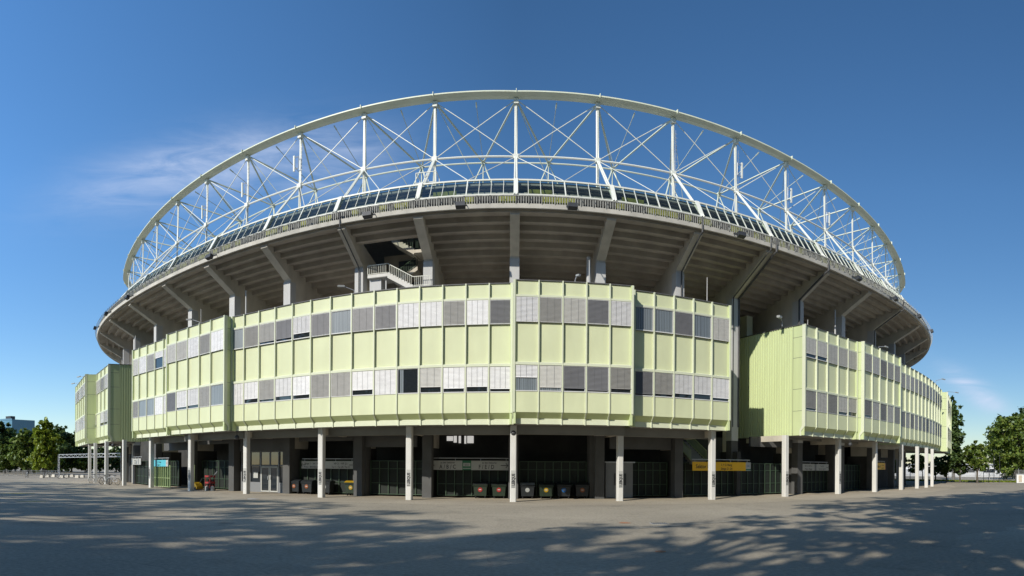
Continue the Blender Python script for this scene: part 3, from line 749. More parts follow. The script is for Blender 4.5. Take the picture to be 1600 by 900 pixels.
            for z in (11.36, 9.9, 7.66, 6.1):
                p0 = A + sd * .033 + Vector((0, 0, z)); sw.poly([p0, p0 + dr * plain, p0 + dr * plain + Vector((0, 0, .025)), p0 + Vector((0, 0, .025))], 1)
            cw = [A + sd * .09, B + sd * .09, B - sd * .2, A - sd * .2]
            sw.hexa([p + Vector((0, 0, ZR + .012)) for p in cw] + [p + Vector((0, 0, ZR + .06)) for p in cw], 1)
        else:
            sw.hexa([A + sd * .02 + Vector((0, 0, z0)), B + sd * .02 + Vector((0, 0, z0)), B - sd * .1 + Vector((0, 0, z0)), A - sd * .1 + Vector((0, 0, z0)),
                     A + sd * .02 + Vector((0, 0, z1)), B + sd * .02 + Vector((0, 0, z1)), B - sd * .1 + Vector((0, 0, z1)), A - sd * .1 + Vector((0, 0, z1))])
            for z in (11.36, 9.9, 7.66, 6.1):
                p0 = A + sd * .024 + Vector((0, 0, z)); p1 = p0 + dr * min(1.2, Ln)
                sw.poly([p0, p1, p1 + Vector((0, 0, .025)), p0 + Vector((0, 0, .025))], 1)
        obj('side_wall', sw, [M['corrug'], M['coping']], root)
    # columns under the block
    for cx, cy in COLS[key]:
        R, a = polar(cx, cy); t, o = TAN(a), OUT(a)
        c = MB(); hw = .18
        base = P(R - .32, a, 0) - o * .18
        # chamfered square shaft
        oc = [(-hw, -hw + .04), (-hw + .04, -hw), (hw - .04, -hw), (hw, -hw + .04), (hw, hw), (-hw, hw)]
        c.prism([base + t * x - o * y for x, y in oc], Vector((0, 0, ZS - .006)))
        co = obj('column', c, M['column'], root)
        if key in 'CDEFGH':
            lt = MB(); p = base + o * (hw + .004)
            lt.poly([p - t * .12 + Vector((0, 0, .80)), p + t * .12 + Vector((0, 0, .80)), p + t * .12 + Vector((0, 0, 1.80)), p - t * .12 + Vector((0, 0, 1.80))])
            text_mb('I LEBQUE', .25, lt, p + o * .004 + t * .09 + Vector((0, 0, .83)), (0, 0, 1), -t, mi=1, squeeze=.76, bold=.045)
            obj('lettering', lt, [M['signw'], M['ink']], co)
    for a in INNERC.get(key, []):
        c = MB(); p = P(54.2, a, 0); c.box((p.x, p.y, 2.17), (.36, .36, 4.34), rad(a)); obj('column', c, M['column'], root)
    if key in 'CDEFGHI':                       # cross beams from columns to the pillars behind
        for cx, cy in COLS[key]:
            R, a = polar(cx, cy); cb = MB(); R2 = R - .4
            for r in (0,):
                q_ = [P(R2, a, 0) - TAN(a) * .14, P(R2, a, 0) + TAN(a) * .14, P(53.4, a, 0) + TAN(a) * .14, P(53.4, a, 0) - TAN(a) * .14]
                cb.hexa([p + Vector((0, 0, 3.95)) for p in q_] + [p + Vector((0, 0, ZS - .008)) for p in q_])
            obj('cross_beam', cb, M['conc'], root)

# ------------------------------------------------------------------ ground storey behind the columns
def panelq(mb, R, a0, a1, z0, z1, th=.05, mi=0):
    q_ = [P(R, a0, 0), P(R, a1, 0), P(R - th, a1, 0), P(R - th, a0, 0)]
    mb.hexa([p + Vector((0, 0, z0)) for p in q_] + [p + Vector((0, 0, z1)) for p in q_], mi)
gs = thing('ground_storey', (0, 41, 0), 'dark recessed ground storey of the stadium behind the row of white columns', 'building')
arc = [a for a in ARC if -46 <= a <= 44]
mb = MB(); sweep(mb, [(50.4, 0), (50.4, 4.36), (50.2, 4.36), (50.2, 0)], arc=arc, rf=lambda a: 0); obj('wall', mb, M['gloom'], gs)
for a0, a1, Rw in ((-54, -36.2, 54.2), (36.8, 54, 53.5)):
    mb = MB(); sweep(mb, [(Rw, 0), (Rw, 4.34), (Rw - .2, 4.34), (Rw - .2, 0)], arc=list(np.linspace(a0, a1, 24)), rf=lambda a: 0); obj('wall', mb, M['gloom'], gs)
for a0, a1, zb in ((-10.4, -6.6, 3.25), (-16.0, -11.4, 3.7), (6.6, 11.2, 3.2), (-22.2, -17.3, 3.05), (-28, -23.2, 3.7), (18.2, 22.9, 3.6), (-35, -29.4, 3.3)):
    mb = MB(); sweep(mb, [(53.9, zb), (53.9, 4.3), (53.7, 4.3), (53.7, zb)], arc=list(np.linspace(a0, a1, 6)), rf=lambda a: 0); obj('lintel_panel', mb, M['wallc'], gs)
for a0, a1 in ((-17.2, -16.6), (-11.4, -10.4), (-36.4, -35.4), (29.0, 30.4), (36.4, 37.4), (-29.4, -28.9), (5.2, 6.2), (-42, -41.3)):
    mb = MB(); q_ = [P(53.85, a0, 0), P(53.85, a1, 0), P(53.0, a1, 0), P(53.0, a0, 0)]
    mb.hexa(q_ + [p + Vector((0, 0, 4.3)) for p in q_]); obj('pier', mb, M['wallc'], gs)
LIT = bpy.data.materials.new('daylight_glow'); LIT.use_nodes = True  # emission stands in for daylight through an opening; no lamp behind it
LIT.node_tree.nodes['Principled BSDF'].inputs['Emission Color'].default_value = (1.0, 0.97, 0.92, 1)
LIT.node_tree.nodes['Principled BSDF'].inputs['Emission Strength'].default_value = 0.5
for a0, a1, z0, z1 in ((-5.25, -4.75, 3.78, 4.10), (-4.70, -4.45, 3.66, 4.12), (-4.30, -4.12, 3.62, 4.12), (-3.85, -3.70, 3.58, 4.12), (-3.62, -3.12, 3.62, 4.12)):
    mb = MB(); panelq(mb, 50.47, a0, a1, z0, z1, .03); obj('glowing_opening', mb, LIT, gs)
# sun lamp spheres under the soffit
for a, R, s in ((0, 57.55, 'behind the top of the middle column'), (-18.9, 57.2, 'beside the column in front of the glass doors'), (26.4, 56.9, 'beside the second column of the right blocks'), (-40.3, 57.3, 'under the left block, by its columns')):
    r = thing('soffit_lamp', P(R, a, 3.9), 'dark round lamp under the soffit, ' + s, 'lamp', 'dark round lamps under the soffit')
    mb = MB(); c = P(R + .1, a, 3.93)
    for i in range(6):
        t0, t1 = math.pi * i / 6 - math.pi / 2, math.pi * (i + 1) / 6 - math.pi / 2
        mb.tube(c + Vector((0, 0, .17 * math.sin(t0))), c + Vector((0, 0, .17 * math.sin(t1))), max(.17 * math.cos(t0), .002), 12, max(.17 * math.cos(t1), .002), caps=False)
    obj('globe', mb, M['dark'], r, smooth=True)
    mb = MB(); mb.tube(c + Vector((0, 0, .15)), c + Vector((0, 0, .44)), .03, 6); obj('stem', mb, M['dark'], r)

# gates of green steel grid between the pillars
def gate(a0, a1, R, label, nm=7, lit=False, z1=2.35, panel=True):
    g = thing('grid_gate', P(R, (a0 + a1) / 2, 0), label, 'gate', 'green steel grid gates between the pillars')
    mb = MB(); n = nm
    for i in range(n + 1):
        a = a0 + (a1 - a0) * i / n; p = P(R, a, 0); mb.box((p.x, p.y, (z1 + .1) / 2), (.05, .05, z1 - .1), rad(a))
    for z in (.14, 0.88, 1.83, z1):
        mb.tube(P(R, a0, z), P(R, a1, z), .028, 4)
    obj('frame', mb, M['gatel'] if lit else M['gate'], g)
    if panel:
        mb = MB(); mb.poly([P(R - .04, a0, .14), P(R - .04, a1, .14), P(R - .04, a1, z1), P(R - .04, a0, z1)])
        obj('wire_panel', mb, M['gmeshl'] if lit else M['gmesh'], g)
gate(-5.3, -.45, 53.2, 'dark green grid gate behind the white sign lettered A/B/C and F/E/D', 8)
gate(.45, 5.1, 53.2, 'dark green grid gate behind the four bins right of the middle column', 8)
gate(-10.3, -6.2, 53.2, 'dark green grid gate left of the arrow sign, without sign or bins', 6)
gate(8.4, 11.2, 53.2, 'dark green grid gate right of the grey cabinet', 5)
gate(12.0, 14.8, 53.2, 'dark green grid gate under the left half of the orange sector sign', 4)
gate(14.8, 17.1, 53.2, 'dark green grid gate under the right half of the orange sector sign', 4)
gate(17.9, 22.9, 53.2, 'dark green grid gate below the lit end of the right corrugated block', 8)
gate(23.9, 29.0, 53.2, 'dark green grid gate under the dim white sign of the right blocks', 8)
gate(30.4, 36.0, 53.2, 'dark green grid gate under the small orange sign at right', 8)
gate(-16.4, -11.5, 53.2, 'dark green grid gate behind the bins and the arrow sign with two text lines', 7)
gate(-28.5, -23.3, 53.2, 'dark green grid gate behind the red trolley', 6)
gate(-35.3, -33.0, 53.2, 'dark green grid gate left of the cyan sign', 4)
gate(-43.2, -37.5, 54.6, 'dark green grid gate under the small white sign at left', 4)
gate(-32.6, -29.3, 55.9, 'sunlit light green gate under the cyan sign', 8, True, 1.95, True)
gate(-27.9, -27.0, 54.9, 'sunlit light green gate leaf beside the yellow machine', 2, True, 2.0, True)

# entrance with glass doors
en = thing('glass_entrance', P(53.6, -19.7, 0), 'grey framed glass entrance with double doors behind the column at left', 'entrance')
mb = MB()
for a in (-22.2, -21.2, -20.0, -19.0, -18.1, -17.4): panelq(mb, 53.72, a - .06, a + .06, 0, 3.05, .1)
panelq(mb, 53.72, -22.2, -17.4, 1.95, 2.03, .1); panelq(mb, 53.72, -22.2, -17.4, 3.0, 4.2, .1); panelq(mb, 53.72, -22.2, -20, 0, .75, .06)
panelq(mb, 53.72, -18.1, -17.4, 0, .75, .06); panelq(mb, 53.75, -17.4, -16.7, 0, 4.2, .2)
obj('frame', mb, M['doorgr'], en)
for a0, a1 in ((-22.1, -21.3), (-21.1, -20.1), (-20, -19), (-19, -18.1), (-18, -17.5)):
    mb = MB(); panelq(mb, 53.68, a0 + .06, a1 - .06, 2.05, 2.98, .02); obj('pane', mb, M['pane'], en)
for a0, a1 in ((-22.1, -21.3), (-21.1, -20.1), (-18, -17.5)):
    mb = MB(); panelq(mb, 53.68, a0 + .06, a1 - .06, .76, 1.94, .02); obj('pane', mb, M['pane'], en)
for a0, a1 in ((-19.94, -19.02), (-18.98, -18.16)):
    mb = MB()
    for (b0, b1, z0, z1) in ((a0, a0 + .09, .04, 1.93), (a1 - .09, a1, .04, 1.93), (a0, a1, .04, .14), (a0, a1, 1.84, 1.93)): panelq(mb, 53.74, b0, b1, z0, z1, .05)
    d_ = obj('door', mb, M['signw'], en)
    mb = MB(); panelq(mb, 53.71, a0 + .09, a1 - .09, .14, 1.84, .02); obj('pane', mb, M['pane'], d_)
    mb = MB(); p = P(53.80, a1 - .12 if a0 < -19.5 else a0 + .12, .95); mb.tube(p, p + Vector((0, 0, .25)), .025, 6); obj('handle', mb, M['galv'], d_)
mb = MB(); panelq(mb, 53.76, -20.75, -20.25, 1.05, 1.5, .02); obj('notice', mb, M['signw'], en)

# cabinet right of the bins
cb = thing('service_cabinet', P(53.9, 7.3, 0), 'tall grey service cabinet with a dark notice board behind a column', 'cabinet')
mb = MB(); panelq(mb, 53.95, 6.3, 8.25, 0.05, 2.3, .5); obj('body', mb, M['doorgr'], cb)
mb = MB(); panelq(mb, 54.0, 6.9, 7.75, .85, 1.62, .04); obj('notice_board', mb, M['dark'], cb)
mb = MB(); panelq(mb, 54.1, 6.2, 8.35, 2.3, 2.38, .7); obj('lid', mb, M['galv'], cb)

# signs
def sign(a0, a1, z0, z1, R, label, cat, draw, base, group=None):
    s = thing('hanging_sign', P(R, (a0 + a1) / 2, z0), label, cat, group)
    pa, pb = P(R, a0, 0), P(R, a1, 0); t = (pb - pa); L = t.length; t.normalize(); o = Vector((t.y, -t.x, 0)); h = z1 - z0
    mb = MB(); q_ = [pa, pb, pb - o * .04, pa - o * .04]
    mb.hexa([p + Vector((0, 0, z0)) for p in q_] + [p + Vector((0, 0, z1)) for p in q_]); obj('board', mb, base, s)
    mb = MB(); mb.tube(pa + Vector((0, 0, z1 + .16)) - o * .1, pb + Vector((0, 0, z1 + .16)) - o * .1, .03, 6)
    for f in (.05, .35, .65, .95):
        c = pa + t * L * f - o * .1; mb.tube(c + Vector((0, 0, z1 - .1)), c + Vector((0, 0, z1 + .16)), .018, 5)
    obj('hanger_rail', mb, M['galv'], s)
    def at(u, v, d=.006): return pa + t * (u * L) + o * d + Vector((0, 0, z0 + v * h))
    def rect(u0, v0, u1, v1, m_, d=.005, nm='field'):
        b = MB(); b.poly([at(u0, v0, d), at(u1, v0, d), at(u1, v1, d), at(u0, v1, d)]); obj(nm, b, m_, s)
    def txt(u, v, size, string, sq=.9, al='CENTER', m_=None):
        b = MB(); text_mb(string, size * h, b, at(u, v, .009), t, (0, 0, 1), al, squeeze=sq); obj('lettering', b, m_ or M['ink'], s)
    def arrow(u, v, sgn):
        b = MB(); c = at(u, v, .009); z = Vector((0, 0, 1)); k = t * sgn
        for p0, p1 in ((c - k * .13 * h * 3, c + k * .13 * h * 3), (c + k * .38 * h, c + k * .38 * h - k * .22 * h + z * .24 * h), (c + k * .38 * h, c + k * .38 * h - k * .22 * h - z * .24 * h)):
            d_ = (p1 - p0).normalized(); nn = d_.cross(o) * .035 * h
            b.poly([p0 - nn, p1 - nn, p1 + nn, p0 + nn])
        obj('arrow', b, M['ink'], s)
    draw(rect, txt, arrow)
def dr_main(rect, txt, arrow):
    arrow(.06, .5, -1); arrow(.93, .5, 1)
    txt(.26, .70, .26, 'zu den Sektoren'); txt(.755, .70, .26, 'zu den Sektoren')
    txt(.26, .14, .62, 'A / B / C', .8); txt(.72, .14, .62, 'F / E / D', .8)
    rect(.435, 0.0, .54, 1, M['signg']); rect(.445, .40, .53, .75, M['signw'], .008); rect(.44, .14, .535, .22, M['signw'], .008)
    txt(.4875, .46, .26, 'SSCA', .7)
sign(-6.0, -.2, 1.78, 2.38, 53.7, 'long white arrow sign with sector letters beside the middle column', 'sign', dr_main, M['signw'])
def dr_two(rect, txt, arrow):
    arrow(.04, .5, -1); arrow(.96, .5, 1)
    txt(.24, .56, .36, 'Stiege 1 - 24 / VIP 27 /'); txt(.24, .12, .36, 'Presse - Behinderteneingang', .75)
    txt(.76, .56, .36, 'VIP 21 / VIP 22 /'); txt(.76, .12, .36, 'Tor 1 - Tor 20 / Tor 21', .8)
sign(-15.9, -11.4, 1.8, 2.32, 53.7, 'long white arrow sign with two lines of small text above the dark bins at left', 'sign', dr_two, M['signw'])
def dr_or(rect, txt, arrow):
    txt(.05, .28, .62, 'Sektor F', .85, 'LEFT'); txt(.47, .56, .36, '1. + 2. Rang', .9, 'LEFT'); txt(.47, .12, .36, 'Stiege 21-24', .9, 'LEFT')
    rect(.91, 0, 1, 1, M['signw']); txt(.955, .45, .34, 'OSC', .7, m_=M['blue']); rect(.91, .06, 1, .22, M['signg'], .008)
sign(12.5, 17.6, 1.82, 2.42, 54.6, 'large orange sign lettered Sektor partly hidden by a column', 'sign', dr_or, M['signo'])
def dr_or2(rect, txt, arrow):
    txt(.07, .3, .5, 'Sektor E', .85, 'LEFT'); txt(.5, .55, .3, '1. + 2. Rang', .8, 'LEFT'); txt(.5, .12, .3, 'Stiege 17-20', .8, 'LEFT'); rect(.9, 0, 1, 1, M['orange'])
sign(37.0, 40.0, 1.95, 2.60, 54.6, 'small orange sign behind a column under the right blocks', 'sign', dr_or2, M['signo'])
def dr_cy(rect, txt, arrow):
    txt(.06, .3, .55, 'Sektor A', .75, 'LEFT'); txt(.46, .56, .32, '1. + 2. Rang', .8, 'LEFT'); txt(.46, .14, .32, 'Stiege 1-4', .8, 'LEFT'); rect(.89, 0, 1, 1, M['signw']); txt(.945, .4, .3, 'OSC', .7, m_=M['red'])
sign(-33.4, -29.5, 1.86, 2.42, 56.0, 'cyan sign half in sunlight above the light green gate at left', 'sign', dr_cy, M['signc'])
def dr_dim(rect, txt, arrow):
    txt(.25, .56, .34, 'VIP 21 / VIP 22 /', .8); txt(.25, .14, .34, 'Presse - Eingang', .8); txt(.75, .56, .34, 'Tor 22 /', .8); txt(.75, .14, .34, 'Tor 21 - Tor 20', .8)
    rect(.47, 0, .54, 1, M['doorgr']); arrow(.96, .5, 1)
sign(23.9, 27.9, 1.85, 2.38, 54.0, 'dim white arrow sign under the right corrugated block', 'sign', dr_dim, M['signw'])
def dr_lf(rect, txt, arrow):
    txt(.4, .56, .34, 'Sektoren', .8); txt(.4, .14, .34, 'B / C / D', .8); rect(.7, 0.1, .8, .9, M['doorgr'])
sign(-42.5, -38.6, 2.0, 2.62, 55.0, 'small white sign behind the columns under the left blocks', 'sign', dr_lf, M['signw'])

# wheeled bins
def make_bin(body, lid, stick, label, a, R=53.75, w_=.86, lidm=None):
    r = thing('wheeled_bin', P(R, a, 0), label, 'bin', 'large wheeled bins in front of the gates')
    r.rotation_euler = (0, 0, rad(a))
    mb = MB(); h0, h1 = .16, .86; x, y = w_ / 2, .36
    mb.hexa([(-x * .88, -y * .86, h0), (x * .88, -y * .86, h0), (x * .88, y * .86, h0), (-x * .88, y * .86, h0), (-x, -y, h1), (x, -y, h1), (x, y, h1), (-x, y, h1)])
    mb.box((0, 0, h1), (w_ + .06, y * 2 + .06, .05)); mb.tube((-x - .06, -y - .02, h1 - .08), (x + .06, -y - .02, h1 - .08), .02, 6)
    obj('body', mb, body, r, local=True)
    mb = MB(); pr = [(-y - .05, .89), (-y * .5, .98), (0, 1.01), (y * .5, .98), (y + .05, .89)]
    mb.prism([(-x - .04, py, pz) for py, pz in pr], (w_ + .08, 0, 0)); obj('lid', mb, lid, r, local=True)
    for sx in (-x * .7, x * .7):
        for sy in (-y * .6, y * .6):
            mb = MB(); mb.tube((sx - .025, sy, .08), (sx + .025, sy, .08), .08, 10); obj('wheel', mb, M['rubber'], r, local=True)
    mb = MB(); mb.disc((0, -y * .955, .55), (0, -1, 0), .14, .012, 18); mb.box((0, -y * .955 - .014, .56), (.14, .004, .05), 0, 1); obj('sticker', mb, [stick, M['signw']], r, local=True)
make_bin(M['binb'], M['binb'], M['orange'], 'dark bin with orange round sticker, leftmost beside the glass entrance', -16.3)
make_bin(M['binb'], M['binb'], M['orange'], 'dark bin with orange round sticker, second from the glass entrance', -15.15)
make_bin(M['binb'], M['binb'], M['steelw'], 'dark bin mostly hidden by the column under the two-line arrow sign', -13.6)
make_bin(M['bing'], M['yellow'], M['yellow'], 'green bin with a yellow lid under the two-line arrow sign', -11.45)
make_bin(M['bing'], M['binb'], M['red'], 'dark green bin with red round sticker, left one under the A/B/C sign', -2.2)
make_bin(M['bing'], M['binb'], M['red'], 'dark green bin with red round sticker, beside the middle column', -.95)
make_bin(M['binb'], M['steelw'], M['steelw'], 'dark bin with white round sticker, first right of the middle column', .95)
make_bin(M['bing'], M['binb'], M['yellow'], 'dark bin with yellow round sticker, second right of the middle column', 2.2)
make_bin(M['binb'], M['binb'], M['blue'], 'dark bin with blue round sticker, third right of the middle column', 3.4)
make_bin(M['binb'], M['binb'], M['orange'], 'dark bin with small orange sticker, fourth right of the middle column', 4.65)

# red trolley and yellow machine behind the left columns
tr = thing('hand_trolley', P(55.0, -24.6, 0), 'red hand trolley with two red shelves near the glass entrance', 'trolley')
c0 = P(55.0, -24.6, 0); t, o = TAN(-24.6), OUT(-24.6)
for z in (.62, 1.12):
    mb = MB(); mb.box((c0.x, c0.y, z), (.72, .5, .13), rad(-24.6)); obj('shelf', mb, M['red'], tr)
for s in (-.33, .33):
    for d in (-.2, .2):
        mb = MB(); mb.tube(c0 + t * s + o * d + Vector((0, 0, .12)), c0 + t * s + o * d + Vector((0, 0, 1.16)), .03, 6); obj('post', mb, M['red'], tr)
        mb = MB(); p = c0 + t * s + o * d + Vector((0, 0, .09)); mb.tube(p - t * .03, p + t * .03, .09, 10); obj('wheel', mb, M['rubber'], tr)
mb = MB(); mb.path([c0 + t * .36 + Vector((0, 0, 1.1)), c0 + t * .9 + Vector((0, 0, 1.5))], .025, 6); obj('handle', mb, M['galv'], tr)
c0 = P(55.1, -26.5, 0); t, o = TAN(-26.5), OUT(-26.5)
ym = thing('floor_machine', c0, 'low yellow floor machine with a rounded hood by the red trolley', 'machine')
mb = MB(); pr = [(-.5, .08), (-.55, .3), (-.3, .5), (.1, .62), (.4, .5), (.6, .28), (.62, .08)]
mb.prism([c0 + t * x + o * .3 + Vector((0, 0, z)) for x, z in pr], -o * .6); obj('hood', mb, M['yellow'], ym)
for s in (-.35, .4):
    mb = MB(); mb.tube(c0 + t * s + o * .34 + Vector((0, 0, .12)), c0 + t * s - o * .34 + Vector((0, 0, .12)), .12, 12); obj('wheel', mb, M['rubber'], ym)
mb = MB(); mb.path([c0 + t * .5 + Vector((0, 0, .5)), c0 + t * .95 + Vector((0, 0, .95))], .025, 6); obj('handle', mb, M['dark'], ym)
for dx, lab in ((1.0, 'white canister on the ground under the red trolley'), (1.75, 'white canister on the ground right of the red trolley')):
    c1 = P(55.3, -25.6 + dx, 0); cn = thing('canister', c1, lab, 'canister')
    mb = MB(); mb.tube(c1, c1 + Vector((0, 0, .3)), .16, 12); mb.tube(c1 + Vector((0, 0, .3)), c1 + Vector((0, 0, .38)), .16, 12, .05); obj('body', mb, M['steelw'], cn)
    mb = MB(); mb.tube(c1 + Vector((0, 0, .38)), c1 + Vector((0, 0, .44)), .05, 8); obj('cap', mb, M['red'], cn)

# lit stair behind the orange sign
ls = thing('access_stair', P(54, 13.3, 2), 'sunlit stair with pale green railings above the orange sector sign', 'staircase')
mb = MB()
for i in range(9):
    r0, r1 = 54.1 - .30 * i, 54.1 - .30 * (i + 1); z = 2.55 + .165 * i
    q_ = [P(r0, 12.7, 0), P(r0, 13.9, 0), P(r1, 13.9, 0), P(r1, 12.7, 0)]
    mb.hexa([p + Vector((0, 0, z - .3)) for p in q_] + [p + Vector((0, 0, z)) for p in q_])
obj('flight', mb, M['under'], ls)
for a in (12.65, 13.95):
    mb = MB(); p0, p1 = P(54.1, a, 2.45), P(51.4, a, 3.9)
    for h in (.08, .75): mb.tube(p0 + Vector((0, 0, h)), p1 + Vector((0, 0, h)), .025, 5)
    for i in range(19): p = p0.lerp(p1, i / 18); mb.tube(p + Vector((0, 0, .05)), p + Vector((0, 0, .75)), .014, 4)
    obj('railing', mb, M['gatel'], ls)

# ------------------------------------------------------------------ things standing on the block roofs
def roof_lamp(x, y, z, ax, label, h=.55, arm=.6, head=.42, big=False):
    r = thing('roof_lamp', (x, y, z), label, 'lamp', 'lamps on the parapets of the green blocks')
    b = Vector((x, y, z)); t = Vector(ax).normalized()
    mb = MB(); mb.path([b, b + Vector((0, 0, h * .6)), b + Vector((0, 0, h)) + t * arm], .025, 6); obj('arm', mb, M['galv'], r)
    mb = MB(); e = b + Vector((0, 0, h + .02)) + t * (arm + head / 2); sz = .24 if big else .16
    mb.box(tuple(e), (head, sz, .10 if not big else .16), math.atan2(t.y, t.x)); obj('head', mb, M['steelw'], r)
roof_lamp(-9.5, 36.0, 12.2, (-.8, -.3, 0), 'small white lamp on the parapet below the zigzag staircase')
roof_lamp(3.4, 34.6, 12.2, (.25, -.3, 0), 'small white lamp on the parapet of the middle block', .5, .12, .24)
roof_lamp(-22.2, 39.9, 12.2, (-.9, -.2, 0), 'small white lamp on the parapet of the jutting left block')
roof_lamp(18.7, 40.5, 12.25, (-.6, -.5, 0), 'white box-shaped floodlight on the corrugated right block', .55, .25, .4, True)
roof_lamp(29.6, 44.3, 12.2, (.9, .5, 0), 'white lamp with a long arm on the jutting right block', .55, 1.2, .5)
roof_lamp(-37.9, 52.6, 12.2, (.9, .5, 0), 'white curved lamp on the roof edge above the shaded corrugated wall', .5, .6, .5)
roof_lamp(-46.2, 56.2, 12.2, (-.9, .3, 0), 'lamp reaching left from the farthest left block, upper one', .3, 1.6, .7)
roof_lamp(-50.3, 59.9, 12.2, (-.9, .3, 0), 'lamp reaching left from the farthest left block, lower one', .2, 1.6, .7)
roof_lamp(47.2, 58.2, 12.2, (.9, .3, 0), 'lamp reaching right from the long curved right block', .9, 1.4, .7)
roof_lamp(53.3, 63.2, 12.2, (.9, .3, 0), 'lamp reaching right from the farthest right end block', .3, 2.0, .8)
def roof_pole(a, R, h, label, r_=.035):
    p = P(R, a, 12.0); mb = MB(); mb.tube(p, p + Vector((0, 0, h)), r_, 6, r_ * .7); mb.box((p.x, p.y, 12.05), (.2, .2, .1), rad(a)); mb.tube(p + Vector((0, 0, h)), p + Vector((0, 0, h + .02)), r_ * 1.1, 6)
    tag(obj('vent_pole', mb, M['pillar']), label, 'pole', 'thin poles on the roofs of the green blocks')
roof_pole(4.5, 56.6, 2.3, 'thin pale pole on the roof of the middle block')
roof_pole(13.1, 55.4, 2.6, 'thin pale pole on the roof left of the dark gap')
roof_pole(-20.8, 54.6, 3.0, 'thick pale pole on the roof of the long curved block, at its left end', .08)
roof_pole(-25.7, 55.2, 2.4, 'thin pale pole on the roof of the jutting left block')
roof_pole(-38.6, 55.6, 2.6, 'thin pale pole at the left end of the block right of the shaded wall', .05)
roof_pole(27.2, 55.0, 3.0, 'thick pale pole on the roof of the corrugated right block', .08)
roof_pole(21.2, 56.8, .8, 'short thin pole at the corner of the corrugated right block', .03)
# pale green shaft in the dark gap
a = 21.1; mb = MB(); q_ = [P(50.4, a, 0), P(50.4, a + .7, 0), P(49.6, a + .7, 0), P(49.6, a, 0)]
mb.hexa([p + Vector((0, 0, 4)) for p in q_] + [p + Vector((0, 0, 14.2)) for p in q_])
tag(obj('service_shaft', mb, M['fin']), 'narrow pale green shaft beside the rib in the gap left of the corrugated wall', 'shaft')

# ------------------------------------------------------------------ trees
def quads_mesh(name, c, nrm, size, mat_, aspect=1.5):
    n = len(c); up = rng.normal(size=(n, 3)); u = np.cross(nrm, up); u /= np.linalg.norm(u, axis=1)[:, None] + 1e-9
    v = np.cross(nrm, u); s = size[:, None]
    bend = nrm * s * .25
    p = np.stack([c - u * s * .5 - v * s * .5 * aspect * .2, c - v * s * .5 * aspect + bend * .4, c + u * s * .5 - v * s * 0.1, c + v * s * .5 * aspect - bend * .4], 1).reshape(-1, 3)
    me = bpy.data.meshes.new(name); me.vertices.add(4 * n); me.loops.add(4 * n); me.polygons.add(n)
    me.vertices.foreach_set('co', p.astype(np.float32).ravel())
    me.loops.foreach_set('vertex_index', np.arange(4 * n, dtype=np.int32))
    me.polygons.foreach_set('loop_start', np.arange(0, 4 * n, 4, dtype=np.int32))
    me.polygons.foreach_set('loop_total', np.full(n, 4, dtype=np.int32))
    me.materials.append(mat_); me.update(calc_edges=True)
    return me
def make_tree(name, h, w_, leafmat, nleaf, leaf, trunk=.28, shape='round', lobes=12, label='', cat='tree', group=None, seed=0):
    global rng
    rng = np.random.default_rng(seed + 100)
    r = thing(name, (0, 0, 0), label, cat, group)
    mb = MB(); hb = h * trunk
    L = []
    for i in range(lobes):
        f = (i + .5) / lobes
        z = hb + (h - hb) * (0.10 + .86 * f)
        if shape == 'poplar': prof = math.sin(math.pi * (0.12 + .80 * f)) ** .6; rr = w_ * .5 * prof; lr = w_ * .34 * prof + .2
        elif shape == 'cone': prof = (1 - f) ** .8 + .12; rr = w_ * .36 * prof; lr = w_ * .30 * prof + .15
        elif shape == 'open': prof = math.sqrt(max(1 - (2 * f - .92) ** 2 * .95, .06)); rr = w_ * .46 * prof; lr = w_ * (.09 + .09 * rng.random())
        elif shape == 'egg': prof = (1 - f) ** .55 * min(1, .62 + 2.2 * f) + .06; rr = w_ * .36 * prof; lr = w_ * (.16 + .08 * rng.random()) * (.45 + .7 * prof)
        else: prof = math.sqrt(max(1 - (2 * f - .92) ** 2 * .95, .06)); rr = w_ * .36 * prof; lr = w_ * (.17 + .12 * rng.random()) * (.6 + .5 * prof)
        th = i * 2.4 + rng.random()
        d = rr * (.55 + .6 * rng.random()) if shape != 'poplar' else rr * .45
        L.append((np.array([d * math.cos(th), d * math.sin(th), z]), lr))
    tr_r = h * .017 + .05
    mb.tube((0, 0, -.1), (0, 0, hb), tr_r * 1.25, 8, tr_r); mb.tube((0, 0, hb), (0.02 * h, 0, h * .86), tr_r, 8, tr_r * .2)
    for c, lr in L:
        s = Vector((0, 0, max(hb * .8, c[2] - h * .22))); mb.tube(s, Vector(c), tr_r * .45, 5, tr_r * .12)
    obj('trunk', mb, M['bark'], r, local=True)
    C, N, Z = [], [], []
    wt = np.array([l[1] ** 2 for l in L]); wt = wt / wt.sum()
    for (c, lr), p_ in zip(L, wt):
        m_ = max(8, int(nleaf * p_))
        d = rng.normal(size=(m_, 3)); d /= np.linalg.norm(d, axis=1)[:, None]
        # clumps on the lobe: leaves gather round twig ends
        nt = max(6, m_ // 22); tw = rng.normal(size=(nt, 3)); tw /= np.linalg.norm(tw, axis=1)[:, None]
        tid = rng.integers(0, nt, m_); rad_ = lr * (.55 + .55 * rng.random(nt))
        pc = tw[tid] * rad_[tid][:, None] + rng.normal(size=(m_, 3)) * lr * .13
        pc[:, 2] *= .85 if shape != 'poplar' else 1.3
        C.append(c + pc); nn = d * .7 + tw[tid] * .6 + np.array([0, 0, .35]); N.append(nn / np.linalg.norm(nn, axis=1)[:, None]); Z.append(leaf * (.6 + .8 * rng.random(m_)))
    me = quads_mesh('crown', np.concatenate(C), np.concatenate(N), np.concatenate(Z), leafmat)
    cr = bpy.data.objects.new('crown', me); COL.objects.link(cr); cr.parent = r
    return r
